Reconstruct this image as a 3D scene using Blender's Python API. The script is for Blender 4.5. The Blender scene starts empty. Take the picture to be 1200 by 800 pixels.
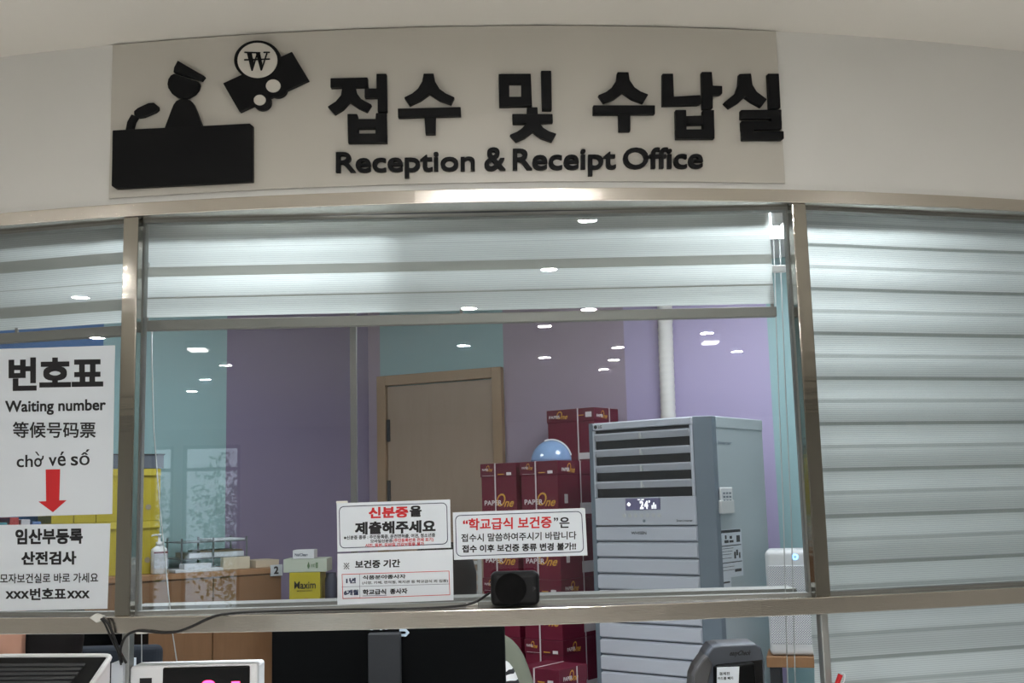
import bpy, bmesh, math, random
from mathutils import Vector, Matrix
random.seed(7)
PI = math.pi
sc = bpy.context.scene
COL = sc.collection

# ------------------------------------------------------------------ camera
F = 1300.0; PIT = .1398; ROL = -.0258
C0 = Vector((0, 0, 1.5))
_cp, _sp, _c, _s = math.cos(PIT), math.sin(PIT), math.cos(ROL), math.sin(ROL)
_R0 = Vector((1, 0, 0)); FW = Vector((0, _cp, _sp)); _U0 = Vector((0, -_sp, _cp))
RT = _R0 * _c + _U0 * _s; UP = _U0 * _c - _R0 * _s
camd = bpy.data.cameras.new('camera'); cam = bpy.data.objects.new('camera', camd); COL.objects.link(cam)
camd.sensor_width = 36; camd.lens = 36 * F / 1200; camd.clip_start = .05
cam.matrix_world = Matrix(((RT.x, UP.x, -FW.x, 0), (RT.y, UP.y, -FW.y, 0), (RT.z, UP.z, -FW.z, C0.z), (0, 0, 0, 1)))
sc.camera = cam

# ------------------------------------------------------------------ exposure, sky
sc.view_settings.view_transform = 'Standard'; sc.view_settings.look = 'None'
sc.view_settings.gamma = 1; sc.view_settings.use_curve_mapping = False
sc.view_settings.exposure = 0.8
try:
    sc.cycles.use_denoising = True
    sc.cycles.transparent_max_bounces = 24
    sc.cycles.sample_clamp_indirect = 6
except Exception: pass
wd = bpy.data.worlds.new('sky'); sc.world = wd; wd.use_nodes = True
wd.node_tree.nodes['Background'].inputs[0].default_value = (.75, .88, 1, 1)
wd.node_tree.nodes['Background'].inputs[1].default_value = 1.6

DOWN_STRENGTH = 400      # hall downlights
HALL_PANEL = 9.5        # linear lamps of the hall
OFFICE_PANEL = 8.8      # office ceiling panels
SPOT_STRENGTH = 390     # office downlights just behind the blinds

# ------------------------------------------------------------------ geometry of the view: pixel -> place
def ray(x, y): return RT * ((x - 600) / F) + UP * (-(y - 400) / F) + FW
CA, CB, CD = .0411, .1277, 2.0            # the counter front is a curve in plan: Y = CD + CA X + CB X^2
def cy(X): return CD + CA * X + CB * X * X
def cn(X):                                 # unit normal of that curve, towards the hall
    t = CA + 2 * CB * X; n = Vector((t, -1, 0)); n.normalize(); return n
def cpt(X, z, off=0):
    n = cn(X); return Vector((X, cy(X), z)) + n * off
def curve_at(x, y, off=0):                 # point of the curved front hit by a view ray
    d = ray(x, y); m = d.x / d.y; a = CB * m * m; b = CA * m - 1; c = CD - off
    Y = (-b - math.sqrt(b * b - 4 * a * c)) / (2 * a) if abs(a) > 1e-9 else -c / b
    return C0 + d * (Y / d.y)
def at(x, y, Y): d = ray(x, y); return C0 + d * (Y / d.y)
def on(x, y, p, n): d = ray(x, y); return C0 + d * ((p - C0).dot(n) / d.dot(n))

Z_CEIL, Z_RT, Z_RB, Z_BT, Z_BB = 2.386, 2.067, 2.0415, 1.3074, 1.2776

# ------------------------------------------------------------------ materials
def srgb(r, g, b):
    f = lambda c: (c / 12.92 if c <= .04045 else ((c + .055) / 1.055) ** 2.4)
    return (f(r / 255), f(g / 255), f(b / 255), 1)
MATS = {}
def mat(name, col, rough=.6, metal=0, bump=0, scale=40, var=.0, emit=None, strength=0, spec=.5, stretch=None, coat=0):
    if name in MATS: return MATS[name]
    m = bpy.data.materials.new(name); m.use_nodes = True; nt = m.node_tree; p = nt.nodes['Principled BSDF']
    p.inputs['Base Color'].default_value = col; p.inputs['Roughness'].default_value = rough
    p.inputs['Metallic'].default_value = metal; p.inputs['Specular IOR Level'].default_value = spec
    if coat: p.inputs['Coat Weight'].default_value = coat
    if var or bump:
        tc = nt.nodes.new('ShaderNodeTexCoord'); mp = nt.nodes.new('ShaderNodeMapping')
        nt.links.new(tc.outputs['Object'], mp.inputs[0])
        if stretch: mp.inputs['Scale'].default_value = stretch
        nz = nt.nodes.new('ShaderNodeTexNoise'); nz.inputs['Scale'].default_value = scale; nz.inputs['Detail'].default_value = 4
        nt.links.new(mp.outputs[0], nz.inputs['Vector'])
        if var:
            mx = nt.nodes.new('ShaderNodeMix'); mx.data_type = 'RGBA'
            nt.links.new(nz.outputs['Fac'], mx.inputs['Factor'])
            mx.inputs[6].default_value = tuple(c * (1 - var) for c in col[:3]) + (1,)
            mx.inputs[7].default_value = tuple(min(1, c * (1 + var)) for c in col[:3]) + (1,)
            nt.links.new(mx.outputs[2], p.inputs['Base Color'])
        if bump:
            bp = nt.nodes.new('ShaderNodeBump'); bp.inputs['Strength'].default_value = bump; bp.inputs['Distance'].default_value = .002
            nt.links.new(nz.outputs['Fac'], bp.inputs['Height']); nt.links.new(bp.outputs[0], p.inputs['Normal'])
    if emit:
        p.inputs['Emission Color'].default_value = emit; p.inputs['Emission Strength'].default_value = strength
    MATS[name] = m; return m

def glass_mat(name, tint, base=.035):
    m = bpy.data.materials.new(name); m.use_nodes = True; nt = m.node_tree; nt.nodes.clear()
    o = nt.nodes.new('ShaderNodeOutputMaterial'); t = nt.nodes.new('ShaderNodeBsdfTransparent'); g = nt.nodes.new('ShaderNodeBsdfGlossy')
    t.inputs[0].default_value = tint; g.inputs['Roughness'].default_value = 0.0; g.inputs[0].default_value = (1, 1, 1, 1)
    lw = nt.nodes.new('ShaderNodeLayerWeight'); lw.inputs['Blend'].default_value = .5
    pw = nt.nodes.new('ShaderNodeMath'); pw.operation = 'POWER'; pw.inputs[1].default_value = 5
    ml = nt.nodes.new('ShaderNodeMath'); ml.operation = 'MULTIPLY_ADD'; ml.inputs[1].default_value = 1 - base; ml.inputs[2].default_value = base
    mx = nt.nodes.new('ShaderNodeMixShader')
    nt.links.new(lw.outputs['Facing'], pw.inputs[0]); nt.links.new(pw.outputs[0], ml.inputs[0]); nt.links.new(ml.outputs[0], mx.inputs[0])
    nt.links.new(t.outputs[0], mx.inputs[1]); nt.links.new(g.outputs[0], mx.inputs[2]); nt.links.new(mx.outputs[0], o.inputs[0])
    return m

def wood_mat(name, c1, c2, rough=.5, sc_=(3, 3, .35)):
    m = bpy.data.materials.new(name); m.use_nodes = True; nt = m.node_tree; p = nt.nodes['Principled BSDF']
    tc = nt.nodes.new('ShaderNodeTexCoord'); mp = nt.nodes.new('ShaderNodeMapping'); mp.inputs['Scale'].default_value = sc_
    nz = nt.nodes.new('ShaderNodeTexNoise'); nz.inputs['Scale'].default_value = 14; nz.inputs['Detail'].default_value = 6; nz.inputs['Distortion'].default_value = .6
    mx = nt.nodes.new('ShaderNodeMix'); mx.data_type = 'RGBA'; mx.inputs[6].default_value = c1; mx.inputs[7].default_value = c2
    nt.links.new(tc.outputs['Object'], mp.inputs[0]); nt.links.new(mp.outputs[0], nz.inputs['Vector'])
    nt.links.new(nz.outputs['Fac'], mx.inputs['Factor']); nt.links.new(mx.outputs[2], p.inputs['Base Color'])
    p.inputs['Roughness'].default_value = rough
    return m

def steel_mat(name, col, rough, aniso, bump=.12):
    m = bpy.data.materials.new(name); m.use_nodes = True; nt = m.node_tree; p = nt.nodes['Principled BSDF']
    p.inputs['Base Color'].default_value = col; p.inputs['Metallic'].default_value = 1; p.inputs['Roughness'].default_value = rough
    tc = nt.nodes.new('ShaderNodeTexCoord'); mp = nt.nodes.new('ShaderNodeMapping'); mp.inputs['Scale'].default_value = aniso
    nz = nt.nodes.new('ShaderNodeTexNoise'); nz.inputs['Scale'].default_value = 60; nz.inputs['Detail'].default_value = 3
    mr = nt.nodes.new('ShaderNodeMapRange'); mr.inputs['To Min'].default_value = rough * .75; mr.inputs['To Max'].default_value = rough * 1.3
    nt.links.new(tc.outputs['Object'], mp.inputs[0]); nt.links.new(mp.outputs[0], nz.inputs['Vector'])
    nt.links.new(nz.outputs['Fac'], mr.inputs['Value']); nt.links.new(mr.outputs[0], p.inputs['Roughness'])
    bp = nt.nodes.new('ShaderNodeBump'); bp.inputs['Strength'].default_value = bump; bp.inputs['Distance'].default_value = .001
    nt.links.new(nz.outputs['Fac'], bp.inputs['Height']); nt.links.new(bp.outputs[0], p.inputs['Normal'])
    return m

def blind_mat(name, bands=None, z0=0, period=1, band=.1, line_period=.0040, dense_col=(140, 143, 138), k_dense=.36):
    """zebra roller fabric: thin woven sheet; denser bands (a list of heights, or repeating with height) let less light through"""
    m = bpy.data.materials.new(name); m.use_nodes = True; nt = m.node_tree; nt.nodes.clear()
    N = nt.nodes.new; Lk = nt.links.new
    o = N('ShaderNodeOutputMaterial'); d = N('ShaderNodeBsdfDiffuse'); t = N('ShaderNodeBsdfTranslucent'); mx = N('ShaderNodeMixShader')
    geo = N('ShaderNodeNewGeometry'); sp = N('ShaderNodeSeparateXYZ'); Lk(geo.outputs['Position'], sp.inputs[0])
    def math_(op, a, b=None):
        n = N('ShaderNodeMath'); n.operation = op
        for i, v in enumerate((a, b)):
            if v is None: continue
            if isinstance(v, (int, float)): n.inputs[i].default_value = v
            else: Lk(v, n.inputs[i])
        return n.outputs[0]
    Z = sp.outputs['Z']; h = math_('SUBTRACT', Z, z0)
    if bands:
        dense = 0.0
        for lo, hi, k in bands:
            b_ = math_('MULTIPLY', math_('MULTIPLY', math_('GREATER_THAN', Z, lo), math_('LESS_THAN', Z, hi)), k)
            dense = math_('MAXIMUM', dense, b_)
    else:
        dense = math_('LESS_THAN', math_('FRACT', math_('DIVIDE', h, period)), band / period)
        odd = math_('LESS_THAN', math_('FRACT', math_('DIVIDE', h, period * 2)), .5)
        dense = math_('MULTIPLY', dense, math_('ADD', .55, math_('MULTIPLY', odd, .45)))
    line = math_('LESS_THAN', math_('FRACT', math_('DIVIDE', h, line_period)), .35)
    col = N('ShaderNodeMix'); col.data_type = 'RGBA'; Lk(dense, col.inputs['Factor'])
    lc = N('ShaderNodeMix'); lc.data_type = 'RGBA'; Lk(line, lc.inputs['Factor'])
    lc.inputs[6].default_value = srgb(184, 190, 189); lc.inputs[7].default_value = srgb(166, 173, 172)
    Lk(lc.outputs[2], col.inputs[6]); col.inputs[7].default_value = srgb(*dense_col)
    Lk(col.outputs[2], d.inputs[0]); Lk(col.outputs[2], t.inputs[0])
    Lk(math_('SUBTRACT', .6, math_('MULTIPLY', dense, k_dense)), mx.inputs[0]); Lk(d.outputs[0], mx.inputs[1]); Lk(t.outputs[0], mx.inputs[2]); Lk(mx.outputs[0], o.inputs[0])
    return m

M_plaster = mat('painted_plaster', srgb(216, 215, 211), .75, var=.03, scale=3)
M_ceiling = mat('ceiling_paint', srgb(228, 224, 216), .8, var=.015, scale=2)
M_panel = mat('sign_acrylic', srgb(190, 186, 177), .3, var=.02, scale=4)
M_black = mat('sign_black', srgb(8, 9, 12), .55, spec=.2)
M_whitedisc = mat('sign_pale_disc', srgb(205, 201, 192), .5)
M_rail = steel_mat('brushed_rail_steel', srgb(202, 196, 187), .20, (1, 1, 14))
M_post = steel_mat('polished_post_steel', srgb(168, 164, 156), .07, (.03, .03, .55), .5)
M_alu = mat('aluminium', srgb(170, 172, 170), .38, .85)
M_alu_d = mat('grey_frame_aluminium', srgb(126, 127, 124), .45, .5)
M_glass = glass_mat('window_glass', (.935, .945, .945, 1))
M_paper = mat('paper', srgb(212, 219, 226), .65, var=.02, scale=8)
M_ink = mat('black_ink', srgb(20, 20, 24), .7)
M_red = mat('red_ink', srgb(196, 32, 38), .7)
M_navy = mat('navy_ink', srgb(38, 46, 78), .7)
M_blk = mat('black_plastic', srgb(7, 8, 9), .5, spec=.10)
M_blkgloss = mat('gloss_black_plastic', srgb(8, 8, 10), .2, spec=.3)
M_dgrey = mat('dark_grey_plastic', srgb(52, 53, 56), .5, spec=.3)
M_slate = mat('slate_fabric', srgb(48, 54, 64), .85, bump=.2, scale=200)
M_white = mat('white_plastic', srgb(226, 228, 230), .4)
M_offwhite = mat('off_white_plastic', srgb(206, 208, 208), .5)
M_clip = mat('clear_white_clip', srgb(214, 214, 208), .35)
M_cable = mat('black_cable', srgb(14, 14, 15), .5)
M_cord = mat('pale_cord', srgb(176, 180, 180), .6)
M_teal = mat('teal_wall_paint', srgb(152, 186, 190), .75, var=.02, scale=2)
M_purple = mat('purple_wall_paint', srgb(132, 122, 150), .75, var=.02, scale=2)
M_mauve = mat('mauve_wall_paint', srgb(164, 150, 166), .75, var=.02, scale=2)
M_lilac = mat('lilac_wall_paint', srgb(178, 168, 204), .75, var=.02, scale=2)
M_blue = mat('blue_wall_paint', srgb(74, 118, 172), .7)
M_acwhite = mat('cooler_white', srgb(198, 202, 212), .45)
M_acside = mat('cooler_pale_side', srgb(176, 187, 192), .5)
M_accol = mat('cooler_grey_column', srgb(112, 124, 136), .5)
M_acdark = mat('cooler_dark_slot', srgb(24, 27, 32), .6)
M_maroon = mat('maroon_carton', srgb(108, 16, 46), .55, var=.05, scale=12)
M_maroon2 = mat('maroon_carton_lid', srgb(100, 15, 43), .55, var=.05, scale=12)
M_gold = mat('gold_print', srgb(214, 160, 60), .5)
M_whprint = mat('white_print', srgb(226, 220, 222), .6)
M_yellow = mat('yellow_card', srgb(182, 166, 40), .6, var=.05, scale=10)
M_skin = mat('skin', srgb(214, 160, 136), .55)
M_hair = mat('dark_hair', srgb(18, 14, 14), .6, var=.3, scale=60, stretch=(6, 6, .5), spec=.2)
M_jacket = mat('sage_grey_cloth', srgb(112, 116, 102), .9, bump=.4, scale=120)
M_wood = wood_mat('oak_veneer', srgb(140, 104, 72), srgb(120, 86, 56))
M_woodtop = wood_mat('oak_edge', srgb(164, 124, 88), srgb(144, 104, 68))
M_door = wood_mat('beech_door', srgb(170, 150, 132), srgb(156, 136, 118))
M_doorfr = wood_mat('beech_frame', srgb(168, 142, 114), srgb(152, 126, 98))
M_floor = mat('grey_terrazzo', srgb(232, 230, 226), .4, var=.06, scale=60)
M_lamp = mat('lamp_lens', (1, 1, 1, 1), .5, emit=(1, .99, .975, 1), strength=DOWN_STRENGTH)
M_panel_l = mat('linear_lens', (1, 1, 1, 1), .5, emit=(1, .98, .95, 1), strength=HALL_PANEL)
M_opanel = mat('office_lens', (1, 1, 1, 1), .5, emit=(.93, .97, 1, 1), strength=OFFICE_PANEL)
M_spot = mat('office_spot_lens', (1, 1, 1, 1), .5, emit=(.92, .97, 1, 1), strength=SPOT_STRENGTH)

# ------------------------------------------------------------------ mesh helpers
class MB:
    def __init__(s): s.v = []; s.f = []; s.mi = []
    def add(s, vs, fs, mi=0):
        o = len(s.v); s.v += [Vector(v) for v in vs]; s.f += [[i + o for i in f] for f in fs]; s.mi += [mi] * len(fs); return s
    def hexa(s, p, mi=0):    # 8 points: bottom 4 ccw, top 4 ccw
        return s.add(p, [(3, 2, 1, 0), (4, 5, 6, 7), (0, 1, 5, 4), (1, 2, 6, 5), (2, 3, 7, 6), (3, 0, 4, 7)], mi)
    def box(s, x0, x1, y0, y1, z0, z1, mi=0):
        return s.hexa([(x0, y0, z0), (x1, y0, z0), (x1, y1, z0), (x0, y1, z0), (x0, y0, z1), (x1, y0, z1), (x1, y1, z1), (x0, y1, z1)], mi)
    def prism(s, front, back, mi=0):   # two matching loops of points
        n = len(front)
        return s.add(list(front) + list(back), [list(range(n)), list(range(2 * n - 1, n - 1, -1))] + [(i, i + n, (i + 1) % n + n, (i + 1) % n) for i in range(n)], mi)
    def tube(s, pts, r, n=8, mi=0, caps=True):
        pts = [Vector(p) for p in pts]; rings = []
        rr = r if isinstance(r, (list, tuple)) else [r] * len(pts)
        up = None
        for i, p in enumerate(pts):
            t = (pts[min(i + 1, len(pts) - 1)] - pts[max(i - 1, 0)])
            if t.length < 1e-9: t = Vector((0, 0, 1))
            t.normalize()
            if up is None or abs(up.dot(t)) > .98: up = Vector((0, 0, 1)) if abs(t.z) < .9 else Vector((1, 0, 0))
            a = t.cross(up).normalized(); b = a.cross(t).normalized(); up = b
            rings.append([p + (a * math.cos(2 * PI * k / n) + b * math.sin(2 * PI * k / n)) * rr[i] for k in range(n)])
        vs = [v for ring in rings for v in ring]; fs = []
        for i in range(len(pts) - 1):
            for k in range(n): fs.append((i * n + k, i * n + (k + 1) % n, (i + 1) * n + (k + 1) % n, (i + 1) * n + k))
        if caps: fs += [list(range(n - 1, -1, -1)), [(len(pts) - 1) * n + k for k in range(n)]]
        return s.add(vs, fs, mi)
    def lathe(s, prof, c=(0, 0, 0), n=24, mi=0, sx=1, sy=1):   # profile [(r, z)] round the vertical axis at c
        vs = []; fs = []
        for r, z in prof:
            for k in range(n): vs.append((c[0] + r * sx * math.cos(2 * PI * k / n), c[1] + r * sy * math.sin(2 * PI * k / n), c[2] + z))
        for i in range(len(prof) - 1):
            for k in range(n): fs.append((i * n + k, i * n + (k + 1) % n, (i + 1) * n + (k + 1) % n, (i + 1) * n + k))
        fs += [list(range(n - 1, -1, -1)), [(len(prof) - 1) * n + k for k in range(n)]]
        return s.add(vs, fs, mi)
WM = {}
def base_of(mb):
    xs = [v.x for v in mb.v]; ys = [v.y for v in mb.v]; zs = [v.z for v in mb.v]
    return Vector(((min(xs) + max(xs)) / 2, (min(ys) + max(ys)) / 2, min(zs)))
def obj(name, mb, mats, parent=None, bevel=0, smooth=False, local=False, subsurf=0, seg=2, fix=True):
    me = bpy.data.meshes.new(name)
    me.from_pydata([tuple(v) for v in mb.v], [], mb.f); 
    if not isinstance(mats, (list, tuple)): mats = [mats]
    for m in mats: me.materials.append(m)
    for p, i in zip(me.polygons, mb.mi): p.material_index = i; p.use_smooth = smooth
    if fix:
        bm = bmesh.new(); bm.from_mesh(me); bmesh.ops.recalc_face_normals(bm, faces=bm.faces); bm.to_mesh(me); bm.free()
    o = bpy.data.objects.new(name, me); COL.objects.link(o)
    if parent is not None:
        w = WM[parent.name]; o.parent = parent; WM[o.name] = w
        if not local: me.transform(w.inverted())
    else:
        b = base_of(mb); me.transform(Matrix.Translation(-b)); o.location = b; WM[o.name] = Matrix.Translation(b)
    if bevel:
        md = o.modifiers.new('bevel', 'BEVEL'); md.width = bevel; md.segments = seg; md.limit_method = 'ANGLE'; md.angle_limit = .7
    if subsurf:
        md = o.modifiers.new('subsurf', 'SUBSURF'); md.levels = subsurf; md.render_levels = subsurf
    return o
def tag(o, label, cat, group=None):
    o['label'] = label; o['category'] = cat
    if group: o['group'] = group
    return o
def thing(name, label, cat, loc, rz=0, group=None):
    o = bpy.data.objects.new(name, None); COL.objects.link(o); o.empty_display_size = .05
    o.location = loc; o.rotation_euler = (0, 0, rz)
    WM[o.name] = Matrix.Translation(Vector(loc)) @ Matrix.Rotation(rz, 4, 'Z')
    return tag(o, label, cat, group)
def struct(o): o['kind'] = 'structure'; return o
def sroot(name, loc=(0, 0, 0)):
    o = bpy.data.objects.new(name, None); COL.objects.link(o); o.location = loc; WM[o.name] = Matrix.Translation(Vector(loc)); return struct(o)
def dup_tree(o, parent=None):
    c = o.copy(); COL.objects.link(c); WM[c.name] = WM[o.name]
    if parent is not None: c.parent = parent
    for ch in list(o.children): dup_tree(ch, c)
    return c

# ------------------------------------------------------------------ lettering
_GL = {}
def glyphs(body, off=0.0):
    k = (body, off)
    if k not in _GL:
        c = bpy.data.curves.new('t', 'FONT'); c.body = body; c.offset = off; c.resolution_u = 4
        o = bpy.data.objects.new('t', c); COL.objects.link(o); bpy.context.view_layer.update()
        me = bpy.data.meshes.new_from_object(o.evaluated_get(bpy.context.evaluated_depsgraph_get()))
        _GL[k] = ([(v.co.x, v.co.y) for v in me.vertices], [tuple(p.vertices) for p in me.polygons])
        bpy.data.objects.remove(o); bpy.data.curves.remove(c); bpy.data.meshes.remove(me)
    return _GL[k]
def text_mb(body, S, bold=0.0, thick=0.0, mb=None, off=0.004, bbox=None, shear=0, mi=0):
    """S(u, v, d): u rightwards, v upwards over the lettering's own box, d out of the surface"""
    mb = mb or MB(); vs, fs = glyphs(body, off)
    if not vs: return mb
    if bbox is None: x0, x1, y0, y1 = min(v[0] for v in vs), max(v[0] for v in vs), min(v[1] for v in vs), max(v[1] for v in vs)
    else: x0, x1, y0, y1 = bbox
    W = max(1e-6, x1 - x0 + 2 * bold); H = max(1e-6, y1 - y0 + 2 * bold)
    sh = [(0, 0)] if not bold else [(bold * a, bold * b) for a in (-1, 0, 1) for b in (-1, 0, 1)]
    for k, (dx, dy) in enumerate(sh):
        uv = [((x - x0 + bold + dx) / W, (y - y0 + bold + dy) / H) for x, y in vs]
        if shear: uv = [(u + shear * (v - .5), v) for u, v in uv]
        if not thick:
            mb.add([S(u, v, k * 2e-5) for u, v in uv], fs, mi)
        else:
            n = len(uv); ed = {}
            for f in fs:
                for a, b in zip(f, f[1:] + f[:1]): ed[(min(a, b), max(a, b))] = ed.get((min(a, b), max(a, b)), []) + [(a, b)]
            side = [(e[0][0], e[0][1], e[0][1] + n, e[0][0] + n) for e in ed.values() if len(e) == 1]
            mb.add([S(u, v, thick + k * 2e-5) for u, v in uv] + [S(u, v, 0) for u, v in uv], list(fs) + [tuple(i + n for i in f[::-1]) for f in fs] + side, mi)
    return mb
def pix_map(x0, x1, ytop, ybot, slope, surf, lean=0):
    """lettering box given where it is seen: left/right/top/bottom (at its left end) and the fall of its line"""
    def S(u, v, d):
        y = ytop + (ybot - ytop) * (1 - v) + slope * (x1 - x0) * u
        return surf(x0 + (x1 - x0) * u + lean * (1 - v) * (ybot - ytop), y, d)
    return S
def loc_map(x0, x1, z0, z1, y=0.0, sgn=-1):   # on a local x-z face looking along -y
    return lambda u, v, d: Vector((x0 + (x1 - x0) * u, y + sgn * d, z0 + (z1 - z0) * v))

# ================================================================== THE SETTING
def sweep(prof, X0, X1, n=60):       # closed profile [(off, z)] along the curved front
    mb = MB(); k = len(prof)
    vs = [cpt(X0 + (X1 - X0) * i / n, z, o) for i in range(n + 1) for o, z in prof]
    fs = [(i * k + j, i * k + (j + 1) % k, (i + 1) * k + (j + 1) % k, (i + 1) * k + j) for i in range(n) for j in range(k)]
    fs += [list(range(k - 1, -1, -1)), [n * k + j for j in range(k)]]
    return mb.add(vs, fs)
XL, XR = -2.6, 2.6
# fascia above the windows, the hall ceiling that meets it, the two steel rails
struct(obj('wall_fascia', sweep([(0, Z_RT + .004), (0, 2.62), (-.07, 2.62), (-.07, Z_RT + .004)], XL, XR), M_plaster))
mb = MB(); n = 60
vs = [cpt(XL + (XR - XL) * i / n, Z_CEIL, 0.0) for i in range(n + 1)]
hc = vs + [Vector((6, cy(XR), Z_CEIL)), Vector((6, -9, Z_CEIL)), Vector((-6, -9, Z_CEIL)), Vector((-6, cy(XL), Z_CEIL))]
mb.prism(hc, [v + Vector((0, 0, .12)) for v in hc])
struct(obj('ceiling', mb, M_ceiling))
struct(obj('trim_1', sweep([(.004, Z_RT), (.004, Z_RT + .005), (-.05, Z_RT + .005), (-.05, Z_RT)], XL, XR), M_plaster))
struct(obj('trim_2', sweep([(.006, Z_RB), (.006, Z_RT), (-.06, Z_RT), (-.06, Z_RB)], XL, XR), M_rail, bevel=.0015))
struct(obj('trim_3', sweep([(.006, Z_BB), (.006, Z_BT), (-.085, Z_BT), (-.085, Z_BB)], XL, XR), M_rail, bevel=.0015))
# vertical steel posts between the windows and thin ones under the lower rail
def post(name, X, w, z0, z1, o0, o1, m):
    nn = cn(X); t = Vector((-nn.y, nn.x, 0)); c = cpt(X, 0)
    P = []
    for z in (z0, z1):
        for a, o in ((-w / 2, o0), (w / 2, o0), (w / 2, o1), (-w / 2, o1)): P.append(c + t * a + nn * o + Vector((0, 0, z)))
    return struct(obj(name, MB().hexa(P), m, bevel=.002))
X_PL, X_PR = -.711, .553
post('trim_4', X_PL, .030, Z_BT, Z_RB, .002, -.0190, M_post)
post('trim_5', X_PR, .029, Z_BT, Z_RB, .002, -.0190, M_post)
for k, px in enumerate((146, 970)):
    X = curve_at(px, 750, -.03).x
    post('trim_%d' % (6 + k), X, .015, 1.081, Z_BB, -.025, -.045, M_alu)
# glazing: one flat pane per bay, in an aluminium frame
def bay(num, Xa, Xb, back, w=.011):
    r = sroot('window_%d' % num, cpt((Xa + Xb) / 2, Z_BT, 0))
    A = cpt(Xa, 0, -back); B = cpt(Xb, 0, -back); t = (B - A).normalized(); nn = Vector((t.y, -t.x, 0))
    def slab(a0, a1, z0, z1, d0, d1):
        P = []
        for z in (z0, z1):
            for a, d in ((a0, d0), (a1, d0), (a1, d1), (a0, d1)): P.append(A + t * a + nn * d + Vector((0, 0, z)))
        return P
    L = (B - A).length
    fr = MB().hexa(slab(0, w, Z_BT, Z_RB, .004, -.02)).hexa(slab(L - w, L, Z_BT, Z_RB, .004, -.02))
    fr.hexa(slab(w, L - w, Z_RB - .006, Z_RB, .004, -.02)).hexa(slab(w, L - w, Z_BT, Z_BT + .006, .004, -.02))
    obj('window_frame', fr, M_alu_d, r)
    obj('glass_pane', MB().hexa(slab(w, L - w, Z_BT + .006, Z_RB - .006, .002, -.003)), M_glass, r)
    return A, t, nn
GA, GT, GN = bay(2, X_PL - .004, X_PR + .004, .024, .0195)
LA, LT, LN = bay(1, -1.32, X_PL - .006, .024)
RA, RTT, RN = bay(3, X_PR + .006, 1.25, .024)
for k, (a, b) in enumerate(((XL, -1.325), (1.255, XR))):
    struct(obj('wall_bay_%s' % ('left', 'right')[k], sweep([(-.02, Z_BT), (-.02, Z_RB), (-.05, Z_RB), (-.05, Z_BT)], a, b, 12), M_plaster))
def glass_surf(A, N, lift):
    return lambda x, y, d=0: on(x, y, A + N * (lift + d), N)
# counter the windows stand on
sc_ = thing('service_counter', 'long curved service counter top running under the steel framed windows', 'counter', (0, 2.0, 0))
obj('counter_top', sweep([(.24, 1.041), (.24, 1.08), (-.30, 1.08), (-.30, 1.041)], XL, XR), M_offwhite, sc_, bevel=.004)
obj('front_panel', sweep([(.10, .001), (.10, 1.0405), (.06, 1.0405), (.06, .001)], XL, XR), M_plaster, sc_)
# office walls
K = Vector((-.807, 6.16, 0)); a1 = math.radians(25); a0 = math.radians(35)
D1 = Vector((math.cos(a1), -math.sin(a1), 0)); D0 = Vector((-math.cos(a0), -math.sin(a0), 0))
N1 = Vector((-math.sin(a1), -math.cos(a1), 0)); N0 = Vector((math.sin(a0), -math.cos(a0), 0))
HW = 2.6
def wpx(px, y, D, N):        # distance along a wall from the corner to where a pixel column meets it
    return (on(px, y, K, N) - K).dot(D)
def wall(name, D, N, cuts, mats, z0=0, z1=HW, th=.12):
    mb = MB()
    for i in range(len(cuts) - 1):
        P = []
        for z in (z0, z1):
            for s, o_ in ((cuts[i], 0), (cuts[i + 1], 0), (cuts[i + 1], -th), (cuts[i], -th)): P.append(K + D * s + N * o_ + Vector((0, 0, z)))
        mb.hexa(P, i)
    return struct(obj(name, mb, mats))
s_dl, s_dr = wpx(446, 500, D1, N1), wpx(592, 500, D1, N1)
s_li, s_te = wpx(732.5, 430, D1, N1), wpx(905, 480, D1, N1)
wall('wall_back', D1, N1, [0, s_dl, s_dr, s_li, s_te, 4.3], [M_mauve, M_teal, M_mauve, M_lilac, M_teal])
s_p, s_t = wpx(265, 500, D0, N0), wpx(120, 450, D0, N0)
wall('wall_left', D0, N0, [0, s_p, s_t, 3.2], [M_purple, M_teal, M_blue])
E1 = K + D1 * 4.3; E0 = K + D0 * 3.2
struct(obj('wall_right', MB().hexa([(E1.x, E1.y + .1, 0), (E1.x + .1, E1.y + .1, 0), (XR + .12, cy(XR), 0), (XR + .02, cy(XR), 0), (E1.x, E1.y + .1, HW), (E1.x + .1, E1.y + .1, HW), (XR + .12, cy(XR), HW), (XR + .02, cy(XR), HW)]), M_mauve))
struct(obj('wall_office_left', MB().hexa([(E0.x - .1, E0.y + .1, 0), (E0.x, E0.y + .1, 0), (XL - .02, cy(XL), 0), (XL - .12, cy(XL), 0), (E0.x - .1, E0.y + .1, HW), (E0.x, E0.y + .1, HW), (XL - .02, cy(XL), HW), (XL - .12, cy(XL), HW)]), M_teal))
pl = [cpt(XL + (XR - XL) * i / 30, 0, -.06) for i in range(31)] + [Vector((3.2, E1.y, 0)), E1 + D1 * .1, K + Vector((0, .1, 0)), E0 + D0 * .1]
struct(obj('ceiling_office', MB().prism([p + Vector((0, 0, HW)) for p in pl], [p + Vector((0, 0, HW + .1)) for p in pl]), M_ceiling))
struct(obj('floor', MB().box(-7, 7, -9.2, 7.5, -.1, 0), M_floor))
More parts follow.
